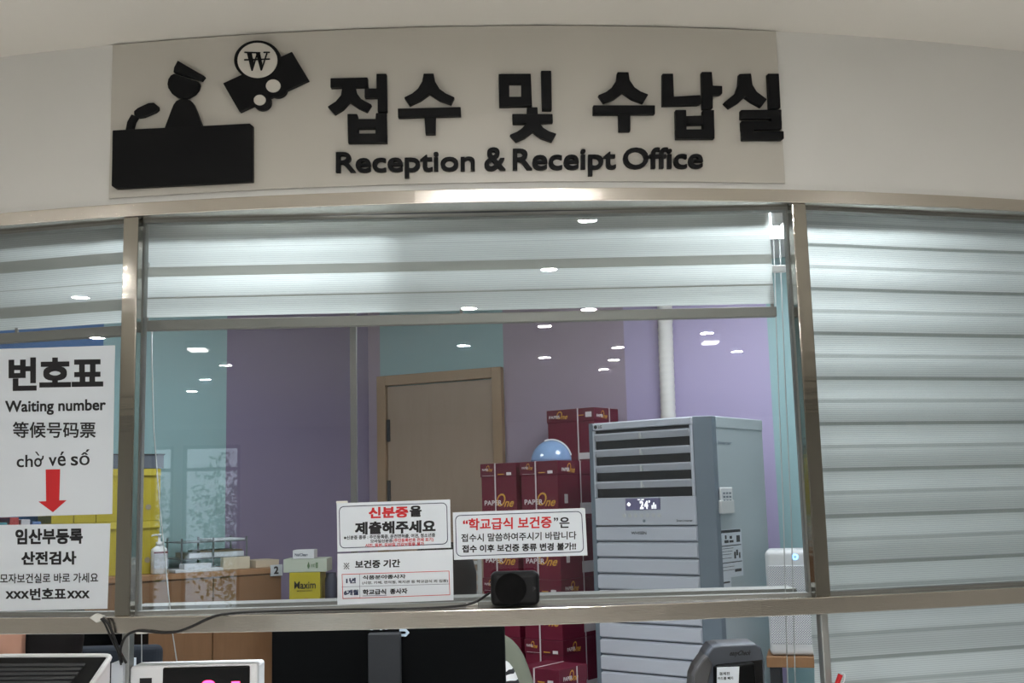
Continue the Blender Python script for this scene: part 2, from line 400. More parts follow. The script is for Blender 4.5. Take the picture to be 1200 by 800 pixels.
# the hall behind the viewer: side walls and a glazed back wall looking on greenery
struct(obj('wall_hall_left', MB().box(-6.1, -6, -9, 3.3, 0, Z_CEIL), M_plaster)); struct(obj('wall_hall_right', MB().box(6, 6.1, -9, 3.3, 0, Z_CEIL), M_plaster))
for k, (x0, x1) in enumerate(((-6, XL - .1), (XR + .1, 6))):
    struct(obj('wall_return_%s' % ('left', 'right')[k], MB().box(x0, x1, cy(XL) - .1, cy(XL) + .02, 0, 2.62), M_plaster))
wb = MB(); wins = [(-3.78, -3.52), (-3.42, -2.75)]
xs = -6
for a, b in wins: wb.box(xs, a, -9.1, -9, 0, Z_CEIL); wb.box(a, b, -9.1, -9, 0, .25); wb.box(a, b, -9.1, -9, 2.2, Z_CEIL); xs = b
wb.box(xs, 6, -9.1, -9, 0, Z_CEIL)
struct(obj('wall_hall_back', wb, M_plaster))
for k, (a, b) in enumerate(wins):
    r = sroot('window_%d' % (4 + k), ((a + b) / 2, -9.05, .25))
    f = MB()
    for x in (a, b - .04): f.box(x, x + .04, -9.08, -9.02, .25, 2.2)
    f.box(a + .04, b - .04, -9.08, -9.02, .25, .29).box(a + .04, b - .04, -9.08, -9.02, 2.16, 2.2).box(a + .04, b - .04, -9.08, -9.02, 1.9, 1.94)
    obj('window_frame', f, M_alu_d, r); obj('glass_pane', MB().box(a + .04, b - .04, -9.053, -9.047, .29, 2.16), M_glass, r)

# door in the back wall
def w1(s, z, d): return K + D1 * s + N1 * d + Vector((0, 0, z))
def w1px(x, y, d=0): return on(x, y, K + N1 * d, N1)
zt = w1px(592, 430).z
r = sroot('door_1', w1((s_dl + s_dr) / 2, 0, 0))
def w1box(mb, s0, s1, z0, z1, d0, d1):
    return mb.hexa([w1(s, z, d) for z in (z0, z1) for s, d in ((s0, d1), (s1, d1), (s1, d0), (s0, d0))])
fw = .055
f = MB(); w1box(f, s_dl, s_dl + fw, 0, zt, .001, .04); w1box(f, s_dr - fw, s_dr, 0, zt, .001, .04); w1box(f, s_dl + fw, s_dr - fw, zt - fw, zt, .001, .04)
obj('door_frame', f, M_doorfr, r, bevel=.003)
obj('door_leaf', w1box(MB(), s_dl + fw + .004, s_dr - fw - .004, .01, zt - fw - .006, .002, .022), M_door, r, bevel=.002)
for zz in (1.88, 1.55, .3):
    obj('hinge', MB().tube([w1(s_dl + fw + .012, zz - .06, .028), w1(s_dl + fw + .012, zz + .06, .028)], .010, 8), M_dgrey, r)
hb = MB().tube([w1(s_dr - .12, 1.0, .022), w1(s_dr - .12, 1.0, .07), w1(s_dr - .24, 1.0, .07)], .011, 8)
obj('door_handle', hb, M_alu, r)
# inner sash stile of the sliding glass
p0 = on(414, 480, GA - GN * .13, GN)
t_ = GT
def gbox(mb, P, w, d, z0, z1):
    return mb.hexa([P + t_ * a - GN * b + Vector((0, 0, z - P.z)) for z in (z0, z1) for a, b in ((-w / 2, 0), (w / 2, 0), (w / 2, d), (-w / 2, d))])
struct(obj('trim_8', gbox(MB(), p0, .012, .018, 1.313, 2.6), mat('grey_stile', srgb(104, 104, 104), .45, .3)))
sl = MB(); sl.hexa([GA + GT * a - GN * b + Vector((0, 0, z)) for z in (1.283, 1.313) for a, b in ((-.02, .10), (1.25, .10), (1.25, .17), (-.02, .17))])
struct(obj('trim_9', sl, M_alu_d))

# ================================================================== SIGN ON THE FASCIA
nn_c = Vector((0, -1, 0))
sg = thing('wall_sign', 'wide black lettered reception sign on a beige acrylic panel above the windows', 'sign', cpt(-.12, Z_RT + .01, 0))
xl, xr = curve_at(133, 90).x, curve_at(911, 90).x
mb = MB(); n = 40; prof = [(.002, Z_RT + .012), (.002, Z_CEIL - .003), (.006, Z_CEIL - .003), (.006, Z_RT + .012)]
vs = [cpt(xl + (xr - xl) * i / n, z, o_) for i in range(n + 1) for o_, z in prof]
fs = [(i * 4 + j, i * 4 + (j + 1) % 4, (i + 1) * 4 + (j + 1) % 4, (i + 1) * 4 + j) for i in range(n) for j in range(4)] + [(3, 2, 1, 0), tuple(n * 4 + j for j in range(4))]
obj('acrylic_panel', mb.add(vs, fs), M_panel, sg)
T_L = .011; O_L = .0065
def raised(polys, ox, oy, s, thick=T_L, o0=O_L, mb=None, dense=True, mi=0):
    mb = mb or MB()
    for k, pg in enumerate(polys):
        pts = []
        for i in range(len(pg)):
            a, b = pg[i], pg[(i + 1) % len(pg)]; pts.append(a)
            L = math.hypot(b[0] - a[0], b[1] - a[1]) * s
            if dense and L > 30:
                m_ = int(L // 20); pts += [(a[0] + (b[0] - a[0]) * j / m_, a[1] + (b[1] - a[1]) * j / m_) for j in range(1, m_)]
        fr = [curve_at(ox + x * s, oy + y * s, o0 + thick + k * 4e-5) for x, y in pts]
        w = [p - cn(p.x) * thick for p in fr]
        mb.prism(fr, w, mi)
    return mb
def ell(cx, cy_, rx, ry, n=40): return [(cx + rx * math.cos(2 * PI * i / n), cy_ - ry * math.sin(2 * PI * i / n)) for i in range(n)]
# pictogram: clerk at a desk with a microphone
P_ = lambda name, polys, ox, oy, s, m=M_black, **k: obj(name, raised(polys, ox, oy, s, **k), m, sg, bevel=.0008, seg=1)
P_('pictogram_desk', [[(47, 490), (690, 458), (703, 468), (703, 730), (60, 763), (42, 750)]], 120, 30, .25)
P_('pictogram_body', [[(290, 481), (320, 400), (332, 370), (345, 352), (365, 343), (395, 343), (412, 350), (425, 366), (440, 400), (467, 472)]], 120, 30, .25)
P_('pictogram_head', [[(335, 225), (320, 232), (308, 250), (304, 272), (308, 292), (325, 318), (345, 332), (372, 338), (400, 335), (430, 318), (447, 296), (453, 275), (450, 263)]], 120, 30, .25)
P_('pictogram_cap', [[(352, 163), (478, 236), (462, 256), (332, 218), (335, 195)]], 120, 30, .25)
P_('pictogram_microphone', [[(108, 488), (115, 450), (135, 415), (162, 425), (147, 450), (138, 487)], [(147, 400), (165, 385), (215, 362), (240, 360), (258, 375), (259, 390), (245, 402), (190, 425), (165, 429), (148, 418)]], 120, 30, .25)
# pictogram: banknote and coins
s5 = .13129
P_('pictogram_banknote', [[(85, 475), (700, 193), (850, 445), (232, 730)], ell(393, 268, 210, 176), ell(565, 515, 92, 84), ell(430, 635, 82, 78)], 250, 35, s5)
P_('pictogram_coin', [ell(392, 270, 178, 157)], 250, 35, s5, m=M_whitedisc, o0=O_L + T_L - .001, thick=.003)
P_('pictogram_coin', [ell(533, 498, 65, 58)], 250, 35, s5, m=M_whitedisc, o0=O_L + T_L - .001, thick=.003)
P_('pictogram_coin', [ell(413, 624, 54, 47)], 250, 35, s5, m=M_whitedisc, o0=O_L + T_L - .001, thick=.003)
P_('won_symbol', [[(297, 205), (342, 205), (362, 300), (350, 365), (338, 365)], [(338, 365), (350, 365), (392, 225), (382, 215)], [(378, 205), (416, 205), (436, 300), (432, 362), (420, 362)],
                  [(420, 362), (432, 362), (484, 205), (470, 205)], [(274, 192), (420, 196), (420, 208), (274, 206)], [(445, 192), (505, 192), (505, 204), (445, 206)], [(272, 259), (505, 252), (505, 265), (272, 273)]],
   250, 35, s5, o0=O_L + T_L + .002, thick=.002)
# the six Korean syllables
c6 = (380, 75, .1687); c7 = (570, 75, .16878); c8 = (690, 75, .2)
syl = [
 (c6, [[(42, 98), (300, 92), (303, 158), (215, 159), (225, 200), (255, 240), (328, 280), (295, 331), (235, 303), (175, 262), (130, 312), (70, 348), (22, 295), (80, 258), (115, 215), (125, 160), (42, 163)],
       [(362, 66), (432, 66), (437, 330), (370, 330), (370, 232), (280, 232), (280, 168), (362, 168)],
       [(160, 345), (228, 345), (237, 380), (237, 546), (165, 548)], [(355, 380), (358, 340), (432, 335), (435, 545), (355, 546)], [(230, 380), (360, 380), (360, 445), (230, 447)], [(164, 482), (435, 480), (435, 545), (165, 548)]]),
 (c6, [[(690, 65), (760, 65), (770, 120), (800, 170), (845, 203), (905, 230), (882, 278), (800, 250), (732, 205), (670, 250), (592, 285), (555, 230), (610, 203), (650, 170), (680, 120)],
       [(510, 308), (948, 297), (950, 358), (512, 370)], [(695, 362), (775, 362), (773, 485), (703, 485)]]),
 (c7, [[(85, 68), (158, 68), (160, 293), (90, 294)], [(242, 67), (308, 66), (318, 290), (242, 291)], [(100, 67), (300, 66), (300, 134), (100, 134)], [(100, 226), (310, 225), (312, 290), (100, 293)],
       [(380, 45), (450, 45), (455, 318), (388, 318)], [(282, 300), (355, 298), (358, 350), (280, 350)],
       [(180, 345), (460, 345), (462, 405), (370, 408), (395, 440), (435, 465), (487, 482), (455, 538), (380, 512), (322, 470), (270, 510), (205, 538), (162, 490), (210, 470), (250, 443), (275, 412), (182, 412)]]),
 (c7, [[(910, 55), (988, 55), (995, 110), (1030, 160), (1070, 188), (1125, 210), (1090, 270), (1010, 240), (948, 197), (890, 240), (815, 268), (777, 215), (830, 193), (870, 163), (905, 110)],
       [(742, 285), (1172, 285), (1172, 346), (742, 348)], [(918, 346), (1000, 346), (1000, 465), (922, 465)]]),
 (c8, [[(432, 55), (495, 55), (500, 190), (655, 180), (660, 232), (640, 238), (432, 243)], [(662, 45), (722, 45), (728, 125), (783, 127), (783, 172), (770, 178), (728, 180), (728, 258), (668, 262)],
       [(508, 268), (572, 268), (575, 436), (512, 436)], [(668, 270), (735, 268), (738, 436), (668, 436)], [(570, 303), (670, 300), (670, 353), (570, 355)], [(510, 382), (738, 380), (738, 436), (512, 437)]]),
 (c8, [[(882, 57), (952, 55), (960, 120), (985, 160), (1045, 205), (1012, 250), (955, 220), (917, 192), (880, 225), (825, 258), (792, 225), (860, 170), (878, 120)], [(1050, 55), (1115, 55), (1125, 255), (1060, 262)],
       [(892, 268), (1130, 266), (1130, 318), (892, 320)], [(1068, 300), (1130, 300), (1132, 380), (1068, 380)], [(895, 333), (1132, 330), (1132, 380), (897, 385)], [(897, 340), (970, 340), (972, 440), (900, 440)], [(900, 396), (1143, 392), (1145, 435), (1135, 443), (900, 443)]])]
for (ox, oy, s), polys in syl: obj('letter', raised(polys, ox, oy, s), M_black, sg, bevel=.0008, seg=1)
# English line, each letter its own raised piece
def fascia_surf(x, y, d): p = curve_at(x, y, O_L + .008); return p + cn(p.x) * (d - .008)
def raised_word(word, x0, x1, ytop_R, ybase, slope):
    """cap height from ytop_R down to the baseline ybase at the left end"""
    b = .013
    full = glyphs(word, .004)[0]; X0 = min(v[0] for v in full) - b; X1 = max(v[0] for v in full) + b
    capH = max(v[1] for v in glyphs('R', .004)[0]) + b
    for i, ch in enumerate(word):
        vs = glyphs(ch, .004)[0]; w0, w1_ = min(v[0] for v in vs), max(v[0] for v in vs)
        right = max(v[0] for v in glyphs(word[:i + 1], .004)[0]); left = right - (w1_ - w0)
        y0, y1 = min(v[1] for v in vs) - b, max(v[1] for v in vs) + b
        sx = (x1 - x0) / (X1 - X0); sy = (ybase - ytop_R) / (capH + b)
        pxa, pxb = x0 + (left - b - X0) * sx, x0 + (right + b - X0) * sx
        yb = ybase + slope * (pxa - x0)
        obj('letter', text_mb(ch, pix_map(pxa, pxb, yb - (y1 + b) * sy, yb - (y0 + b) * sy, slope, fascia_surf), bold=b, thick=.008), M_black, sg)
raised_word('Reception', 393.5, 556.5, 178, 201.5, -.014)
raised_word('&', 567.5, 592.5, 172, 199, -.012)
raised_word('Receipt', 601, 722, 174, 198.5, -.012)
raised_word('Office', 730.5, 824, 173, 197, -.006)

# ================================================================== BLINDS BEHIND THE GLASS
def blind(name, label, A, t, nn, back, a0, a1, z_top, z_bot, bar, m, cords=(), wav=.0018, bar_h=.020):
    """a roller of zebra fabric hung between distances a0, a1 along the glass"""
    base = A + t * ((a0 + a1) / 2) - nn * back
    r = thing(name, label, 'blind', (base.x, base.y, z_bot - (bar_h + .012 if bar else 0)))
    P = lambda a, d, z: A + t * a - nn * (back + d) + Vector((0, 0, z))
    mb = MB(); nx, nz = 40, max(8, int((z_top - z_bot) / .010)); vs = []
    for j in range(nz + 1):
        for i in range(nx + 1):
            u = i / nx; z = z_bot + (z_top - z_bot) * j / nz
            vs.append(P(a0 + (a1 - a0) * u, wav * math.sin(z * 2 * PI / .086) + .0012 * math.sin(u * 9 + z * 5), z))
    mb.add(vs, [(j * (nx + 1) + i, j * (nx + 1) + i + 1, (j + 1) * (nx + 1) + i + 1, (j + 1) * (nx + 1) + i) for j in range(nz) for i in range(nx)])
    obj('fabric', mb, m, r, smooth=True, fix=False)
    hr = MB(); hr.hexa([P(a, d, z) for z in (z_top - .002, z_top + .05) for a, d in ((a0, -.006), (a1, -.006), (a1, .02), (a0, .02))])
    obj('headrail', hr, M_dgrey, r, bevel=.003)
    if bar:
        bb = MB(); bb.hexa([P(a, d, z) for z in (z_bot - bar_h - .006, z_bot - .006) for a, d in ((a0 - .003, -.006), (a1 + .003, -.006), (a1 + .003, .010), (a0 - .003, .010))])
        obj('bottom_bar', bb, M_alu_d, r, bevel=.002)
        for a in (a0 + .004, (a0 + a1) / 2, a1 - .004):
            obj('bar_link', MB().hexa([P(a + e, d, z) for z in (z_bot - .008, z_bot + .004) for e, d in ((-.003, -.001), (.003, -.001), (.003, .003), (-.003, .003))]), M_alu_d, r)
    for pts in cords:
        obj('pull_cord', MB().tube(pts, .0011, 6), M_cord, r, smooth=True)
    return r
def along(x, y, A, t, nn, back): return (on(x, y, A - nn * back, nn) - A).dot(t)
gb = .06
zb = on(540, 364, GA - GN * gb, GN).z
aL, aR = along(171, 300, GA, GT, GN, gb), along(904, 300, GA, GT, GN, gb)
def gp(x, y, back): return on(x, y, GA - GN * back, GN)
cordL = [[gp(178, 386, gb + .01), gp(178, 420, gb + .01), gp(180, 500, gb + .012), gp(187, 590, gb + .012), gp(194, 660, gb + .012), gp(202, 740, gb + .012), gp(211, 800, gb + .012)],
         [gp(167, 386, gb + .01), gp(167, 520, gb + .01), gp(165, 640, gb + .01), gp(166, 720, gb + .01), gp(166, 800, gb + .01)]]
cordR = [[gp(906, 262, gb + .03), gp(911, 420, gb + .03), gp(918, 600, gb + .03), gp(923, 800, gb + .03)], [gp(913, 262, gb + .03), gp(919, 420, gb + .03), gp(927, 600, gb + .03), gp(932, 800, gb + .03)]]
zb_ = lambda y, x=400: on(x, y, GA - GN * gb, GN).z
MBL = blind_mat('zebra_fabric_raised', [(zb_(274), 3, .5), (zb_(320), zb_(308.5), .9), (zb_(345.5), zb_(343.5), 1.0), (zb_(287), zb_(286), .35)])  # topmost band paints the headrail's shade into the fabric colour
bl = blind('roller_blind', 'half raised grey zebra roller blind across the wide middle window', GA, GT, GN, gb, aL, aR, 2.052, zb, True, MBL, cordL + cordR)
cl = MB(); q0, q1 = gp(901, 311, gb + .02), gp(921, 319, gb + .02)
cl.hexa([Vector((x, y, z)) for z in (q1.z, q0.z) for x, y in ((q0.x, q0.y - .004), (q1.x, q1.y - .004), (q1.x, q1.y + .004), (q0.x, q0.y + .004))])
obj('cord_clip', cl, M_white, bl, bevel=.002)
q0, q1 = gp(905.5, 244, gb + .02), gp(918, 262, gb + .02)
cl = MB().hexa([Vector((x, y, z)) for z in (q1.z, q0.z) for x, y in ((q0.x, q0.y - .008), (q1.x, q1.y - .008), (q1.x, q1.y + .02), (q0.x, q0.y + .02))])
obj('cord_pulley', cl, M_offwhite, bl, bevel=.003)
q0, q1 = gp(163, 307, gb - .02), gp(175, 313, gb - .02)
cl = MB().hexa([Vector((x, y, z)) for z in (q1.z, q0.z) for x, y in ((q0.x, q0.y - .004), (q1.x, q1.y - .004), (q1.x, q1.y + .004), (q0.x, q0.y + .004))])
obj('cord_clip', cl, M_white, bl, bevel=.002)
MBR = blind_mat('zebra_fabric_lowered', None, 1.0, .0445, .0075, dense_col=(140, 147, 145), k_dense=.25)
blind('roller_blind', 'fully lowered grey zebra roller blind filling the right hand window', RA, RTT, RN, .06, .012, .70, 2.052, 1.10, False, MBR)
zl_ = lambda y, x=70: on(x, y, LA - LN * .06, LN).z
MBLL = blind_mat('zebra_fabric_left', [(zl_(286), 3, .5), (zl_(315), zl_(301), .9), (zl_(337), zl_(335.5), .6), (zl_(369), zl_(355.5), .9)])  # top band again carries headrail shade in its colour
zl = on(70, 383, LA - LN * .06, LN).z
Llen = (cpt(X_PL - .006, 0, -.024) - LA).length
blind('roller_blind', 'half raised grey zebra roller blind in the left window above the ticket notice', LA, LT, LN, .06, .05, Llen - .02, 2.052, zl, True, MBLL)

# ================================================================== NOTICES TAPED TO THE GLASS
def sheet(name, label, corners, A, N, lift=.003, th=.0006, tape=None):
    S = glass_surf(A, N, lift)
    P = [S(x, y) for x, y in corners]            # tl, tr, br, bl
    r = thing(name, label, 'notice', (P[2] + P[3]) / 2)
    obj('paper_sheet', MB().prism([p + N * th for p in P], P), M_paper, r)
    surf = lambda x, y, d=0: S(x, y, th + .0004 + d)
    return r, surf
def put(r, surf, body, m, x0, x1, yt, yb, slope=0, bold=0, name='lettering', off=.004, lean=0):
    return obj(name, text_mb(body, pix_map(x0, x1, yt, yb, slope, surf, lean), bold=bold, off=off), m, r, fix=False)
def rrect(cs, rad, n=6):   # rounded quad of pixel corners tl,tr,br,bl
    out = []
    for i in range(4):
        p = Vector(cs[i]); a = Vector(cs[i - 1]) - p; b = Vector(cs[(i + 1) % 4]) - p; a.normalize(); b.normalize()
        p0, p1 = p + a * rad, p + b * rad
        for k in range(n + 1):
            t = k / n; out.append((1 - t) ** 2 * p0 + 2 * t * (1 - t) * p + t * t * p1)
    return out
def ringline(cs, w, rad, surf):
    outer = rrect(cs, rad); cx = sum(c[0] for c in cs) / 4; cy_ = sum(c[1] for c in cs) / 4
    ins = [(c[0] + (w if c[0] < cx else -w), c[1] + (w if c[1] < cy_ else -w)) for c in cs]
    inner = rrect(ins, max(.1, rad - w)); n = len(outer)
    return MB().add([surf(*p) for p in outer] + [surf(*p) for p in inner], [(i, (i + 1) % n, (i + 1) % n + n, i + n) for i in range(n)])
def polyobj(name, pts, surf, m, r): return obj(name, MB().add([surf(*p) for p in pts], [list(range(len(pts)))]), m, r, fix=False)

# waiting number
r, S = sheet('paper_notice', 'large white ticket number notice with a red down arrow on the left window', [(-6, 409), (135, 404.5), (131.5, 602), (-6, 606)], LA, LN)
put(r, S, '번호표', M_ink, 10, 121, 419, 458, -.015, bold=.036)
put(r, S, 'Waiting number', M_ink, 6, 124, 469.5, 487, -.02, bold=.02)
put(r, S, '等候号码票', M_ink, 15, 112, 494, 513, 0, bold=.012)
put(r, S, 'ch', M_ink, 19.5, 38.5, 533, 547.5, -.02, bold=.008); put(r, S, 'o', M_ink, 40, 49, 536.5, 547, -.02, bold=.008)
polyobj('lettering', [(41, 529), (43.2, 529), (46.3, 533.5), (45, 534)], S, M_ink, r); polyobj('lettering', [(47.7, 538), (49.2, 536.3), (49.5, 534), (51.4, 533.5), (51, 537.3), (48.6, 540)], S, M_ink, r)
put(r, S, 'v', M_ink, 57, 66.5, 535.5, 546, -.02, bold=.008); put(r, S, 'é', M_ink, 67.5, 77, 529, 546, -.02, bold=.008)
put(r, S, 's', M_ink, 83, 91.5, 534.5, 545.5, -.02, bold=.008); put(r, S, 'ố', M_ink, 93, 105, 526.5, 545, -.02, bold=.008)
polyobj('arrow', [(53.5, 550), (70.5, 549.5), (69.5, 586), (78, 586), (62, 600), (45, 587.5), (54, 587)], S, M_red, r)
# pregnancy desk
r, S = sheet('paper_notice', 'smaller white maternity desk notice at the foot of the left window', [(-6, 615), (129.5, 613), (126, 713), (-6, 716)], LA, LN)
put(r, S, '임산부등록', M_ink, 18, 97, 619.5, 638, -.012, bold=.035)
put(r, S, '산전검사', M_ink, 25, 89.5, 646, 662, -.01, bold=.035)
put(r, S, '모자보건실로 바로 가세요', M_ink, 0, 115, 672, 683.5, -.01, bold=.012)
put(r, S, '번호표', M_ink, 35, 77.5, 689, 703, -.01, bold=.03); put(r, S, 'xxx', M_ink, 6.5, 34, 692.5, 701.5, -.01, bold=.014); put(r, S, 'xxx', M_ink, 78.5, 105, 692, 701, -.01, bold=.014)
# identity card
r, S = sheet('paper_notice', 'white identity card notice with red title beside the speaker', [(394.5, 589.5), (527.5, 585), (528.5, 641.5), (395.5, 646.5)], GA, GN)
obj('border', ringline([(397, 593), (524, 588.5), (525, 637.5), (398, 642.5)], .9, 7, S), M_navy, r)
put(r, S, '신분증', M_red, 432, 478.5, 594, 607.5, -.03, bold=.036); put(r, S, '을', M_ink, 480, 494, 592.5, 605.5, -.03, bold=.036)
put(r, S, '제출해주세요', M_ink, 416, 510.5, 611.5, 626.5, -.03, bold=.038)
put(r, S, '※신분증 종류 : 주민등록증, 운전면허증, 여권, 청소년증', M_ink, 403, 510, 627.5, 632.5, -.03, bold=.02)
put(r, S, '모바일신분증', M_ink, 434, 460, 632, 636, -.03, bold=.02); put(r, S, '(주민등록번호 전체 표기)', M_red, 460.5, 508, 631, 636, -.03, bold=.02)
put(r, S, '사진, 등본, 모바일 건강보험증 불가', M_red, 428, 497, 636.8, 641.2, -.03, bold=.02)
# period
r, S = sheet('paper_notice', 'white health certificate period notice with a red framed table', [(395.5, 648.5), (530.5, 643.5), (531.5, 703), (395.5, 708.5)], GA, GN)
for a_ in ((403, 659.5, 409, 666.5), (409, 659.5, 403, 666.5)):
    dx_, dy_ = a_[2] - a_[0], a_[3] - a_[1]; L_ = math.hypot(dx_, dy_); ux, uy = -dy_ / L_ * .45, dx_ / L_ * .45
    polyobj('reference_mark', [(a_[0] + ux, a_[1] + uy), (a_[2] + ux, a_[3] + uy), (a_[2] - ux, a_[3] - uy), (a_[0] - ux, a_[1] - uy)], S, M_ink, r)
for a_ in ((406, 660), (406, 666), (403.3, 663), (408.7, 663)): polyobj('reference_mark', [(a_[0] - .6, a_[1] - .6), (a_[0] + .6, a_[1] - .6), (a_[0] + .6, a_[1] + .6), (a_[0] - .6, a_[1] + .6)], S, M_ink, r)
put(r, S, '보건증 기간', M_ink, 416, 469, 656.5, 666, -.03, bold=.03)
def line(x0, y0, x1, y1, w, m, nm='table_line'):
    dx, dy = x1 - x0, y1 - y0; L = math.hypot(dx, dy); nx, ny = -dy / L * w / 2, dx / L * w / 2
    polyobj(nm, [(x0 + nx, y0 + ny), (x1 + nx, y1 + ny), (x1 - nx, y1 - ny), (x0 - nx, y0 - ny)], S, m, r)
obj('table_frame', ringline([(400.5, 672.5), (526.5, 668.5), (527.5, 697), (401.5, 701.5)], .7, .3, S), M_red, r)
line(400.5, 687.5, 527, 684, .4, M_navy); line(421.3, 672, 421.8, 701, .4, M_navy)
put(r, S, '1년', M_navy, 405.5, 417, 677, 683.5, -.03, bold=.045); put(r, S, '6개월', M_navy, 403, 420, 691, 697.5, -.03, bold=.045)
put(r, S, '식품분야종사자', M_ink, 425, 475.5, 674, 679, -.03, bold=.025)
put(r, S, '(시장, 카페, 편의점, 복지관 등 학교급식 외 집종)', M_ink, 424.5, 525, 681, 685, -.025, bold=.015)
put(r, S, '학교급식', M_ink, 425, 452.5, 690.5, 697, -.03, bold=.035); put(r, S, '종사자', M_ink, 457, 477.5, 689.5, 696, -.03, bold=.035)
line(425, 698, 453, 697.2, .5, M_ink)
# school meals
r, S = sheet('paper_notice', 'tilted white school meals notice directly above the black speaker', [(530.5, 600.2), (685.5, 595), (688.5, 650.5), (532, 655.8)], GA, GN, lift=.0045)
obj('border', ringline([(533.2, 603.5), (682, 598.5), (684.5, 646.8), (534.5, 652)], .9, 7, S), M_navy, r)
put(r, S, '“학교급식 보건증', M_red, 542.5, 646.5, 607.5, 621.5, -.03, bold=.022); put(r, S, '”', M_ink, 649, 654, 606.2, 610.5, 0, bold=.01); put(r, S, '은', M_ink, 655.5, 667.5, 606, 618.5, -.02, bold=.02)
put(r, S, '접수시 말씀하여주시기 바랍니다', M_ink, 540.5, 675.5, 625.5, 635, -.025, bold=.015)
put(r, S, '접수 이후 보건증 종류 변경 불가!!', M_ink, 541.5, 675, 638.5, 647.5, -.025, bold=.028)

# tape and cable clips
def lump(name, label, pts, Sf, th, m, cat):
    P = [Sf(x, y, 0) for x, y in pts]; Q = [Sf(x, y, th) for x, y in pts]
    return tag(obj(name, MB().prism(Q, P), m, bevel=.001), label, cat)
rs = lambda x, y, d: (lambda p: p + cn(p.x) * d)(curve_at(x, y, .0066))
lump('cable_clip', 'crumpled white adhesive cable clip under the maternity notice', [(107.5, 723), (115, 718), (124, 721), (121.5, 726), (116, 729)], rs, .009, M_clip, 'clip')
lump('cable_clip', 'flat white adhesive clip on the lower rail beside the thin left post', [(160, 739.5), (174, 738.5), (173.5, 742), (161, 742.5)], rs, .005, M_clip, 'clip')
sill = lambda x, y, d: on(x, y, Vector((0, 0, Z_BT + .0008 + d)), Vector((0, 0, 1)))
q = sill(546, 709.5, 0); q2 = sill(560, 708.5, 0)
tag(obj('cable_clip', MB().box(q.x, q2.x, min(q.y, q2.y) - .006, max(q.y, q2.y) + .004, Z_BT + .0006, Z_BT + .005), M_clip, bevel=.001), 'small white cable clip lying on the sill left of the speaker', 'clip')
S0 = glass_surf(GA, GN, .0028)
lump('tape_strip', 'short strip of clear tape at top left of the identity card notice', [(394, 587), (407.5, 586.6), (407.5, 589.2), (394, 589.6)], lambda x, y, d: S0(x, y, d), .0004, M_clip, 'tape')

# speaker on the sill
spt = gp(603, 712, -.012); sp_c = Vector((spt.x, spt.y, 0))
def sil(x, y, back): return on(x, y, GA - GN * back, GN)
front = -.052
q0, q1 = sil(575, 690, front), sil(632.5, 690, front); zt_ = sil(603, 669.5, front).z; zb_ = Z_BT + .0015
wS = (q1 - q0).length; cS = (q0 + q1) / 2
spk = thing('intercom_speaker', 'small square black intercom speaker standing on the window sill', 'speaker', (cS.x, cS.y, zb_), math.atan2(GT.y, GT.x))
hS = zt_ - zb_
obj('speaker_housing', MB().box(-wS / 2, wS / 2, .0, .038, 0, hS), mat('speaker_black', srgb(20, 21, 23), .5, spec=.2), spk, bevel=.011, seg=4, local=True)
g = MB(); rC = hS * .45; cx_ = -wS * .09
vs = [];fs = []
for k in range(40):
    a = 2 * PI * k / 40
    for rr, yy in ((rC * 1.04, 0.0), (rC * 1.02, -.0012), (rC * .98, -.0012), (rC * .95, -.0002), (rC * .5, -.0008), (.0005, -.001)):
        vs.append((cx_ + rr * math.cos(a), yy, hS * .5 + rr * math.sin(a)))
for k in range(40):
    for j in range(5): fs.append((k * 6 + j, ((k + 1) % 40) * 6 + j, ((k + 1) % 40) * 6 + j + 1, k * 6 + j + 1))
obj('speaker_grille', g.add(vs, fs), mat('speaker_mesh', srgb(13, 13, 14), .8, spec=.1), spk, local=True, smooth=True)
lg = MB(); text_mb('[▶', loc_map(wS * .36, wS * .43, hS * .42, hS * .56, -.0004), mb=lg, bold=.0)
obj('printed_mark', lg, M_dgrey, spk, local=True)

# cables along the rail
def smooth_path(pts, n=8):
    out = []
    P = [pts[0]] + list(pts) + [pts[-1]]
    for i in range(1, len(P) - 2):
        for k in range(n):
            t = k / n; a, b, c, d = P[i - 1], P[i], P[i + 1], P[i + 2]
            out.append(.5 * ((2 * b) + (c - a) * t + (2 * a - 5 * b + 4 * c - d) * t * t + (3 * b - a - 3 * c + d) * t ** 3))
    out.append(P[-1]); return out
rp = lambda x, y, d=.004: (lambda p: p)(curve_at(x, y, .0066 + d))
sp_ = lambda x, y: on(x, y, Vector((0, 0, Z_BT + .003)), Vector((0, 0, 1)))
pts = [rp(143, 776, -.012), rp(141, 762, 0), rp(147, 746), rp(158, 739.5), rp(172, 739.5), rp(190, 741.2), rp(207, 740), rp(225, 733.5), rp(243, 725), rp(262, 719.5)]
pts += [sp_(300, 716.5), sp_(380, 714.2), sp_(470, 713.2), sp_(530, 710.5)]
pts += [sil(555, 706, -.045), sil(570, 697, -.03), sil(574, 694, -.028)]
tag(obj('speaker_cable', MB().tube(smooth_path(pts), .0023, 8), M_cable, smooth=True), 'long black cable running along the lower rail to the speaker', 'cable')
pts = [rp(120, 724, .011), rp(127, 731, .009), rp(134, 747, .003), rp(140, 762, -.004), rp(148, 777, -.008)]
tag(obj('power_cable', MB().tube(smooth_path(pts), .0024, 8), M_cable, smooth=True), 'thicker black cable dropping from the crumpled clip to the number display', 'cable')
pts = [rp(118, 724.5, .010), rp(123, 731, .008), rp(131, 749, .002), rp(138, 764, -.012), rp(142, 779, -.012)]
tag(obj('power_cable', MB().tube(smooth_path(pts), .0018, 8), M_cable, smooth=True), 'thinner black cable dropping from the crumpled clip beside the other', 'cable')

exec_later = None
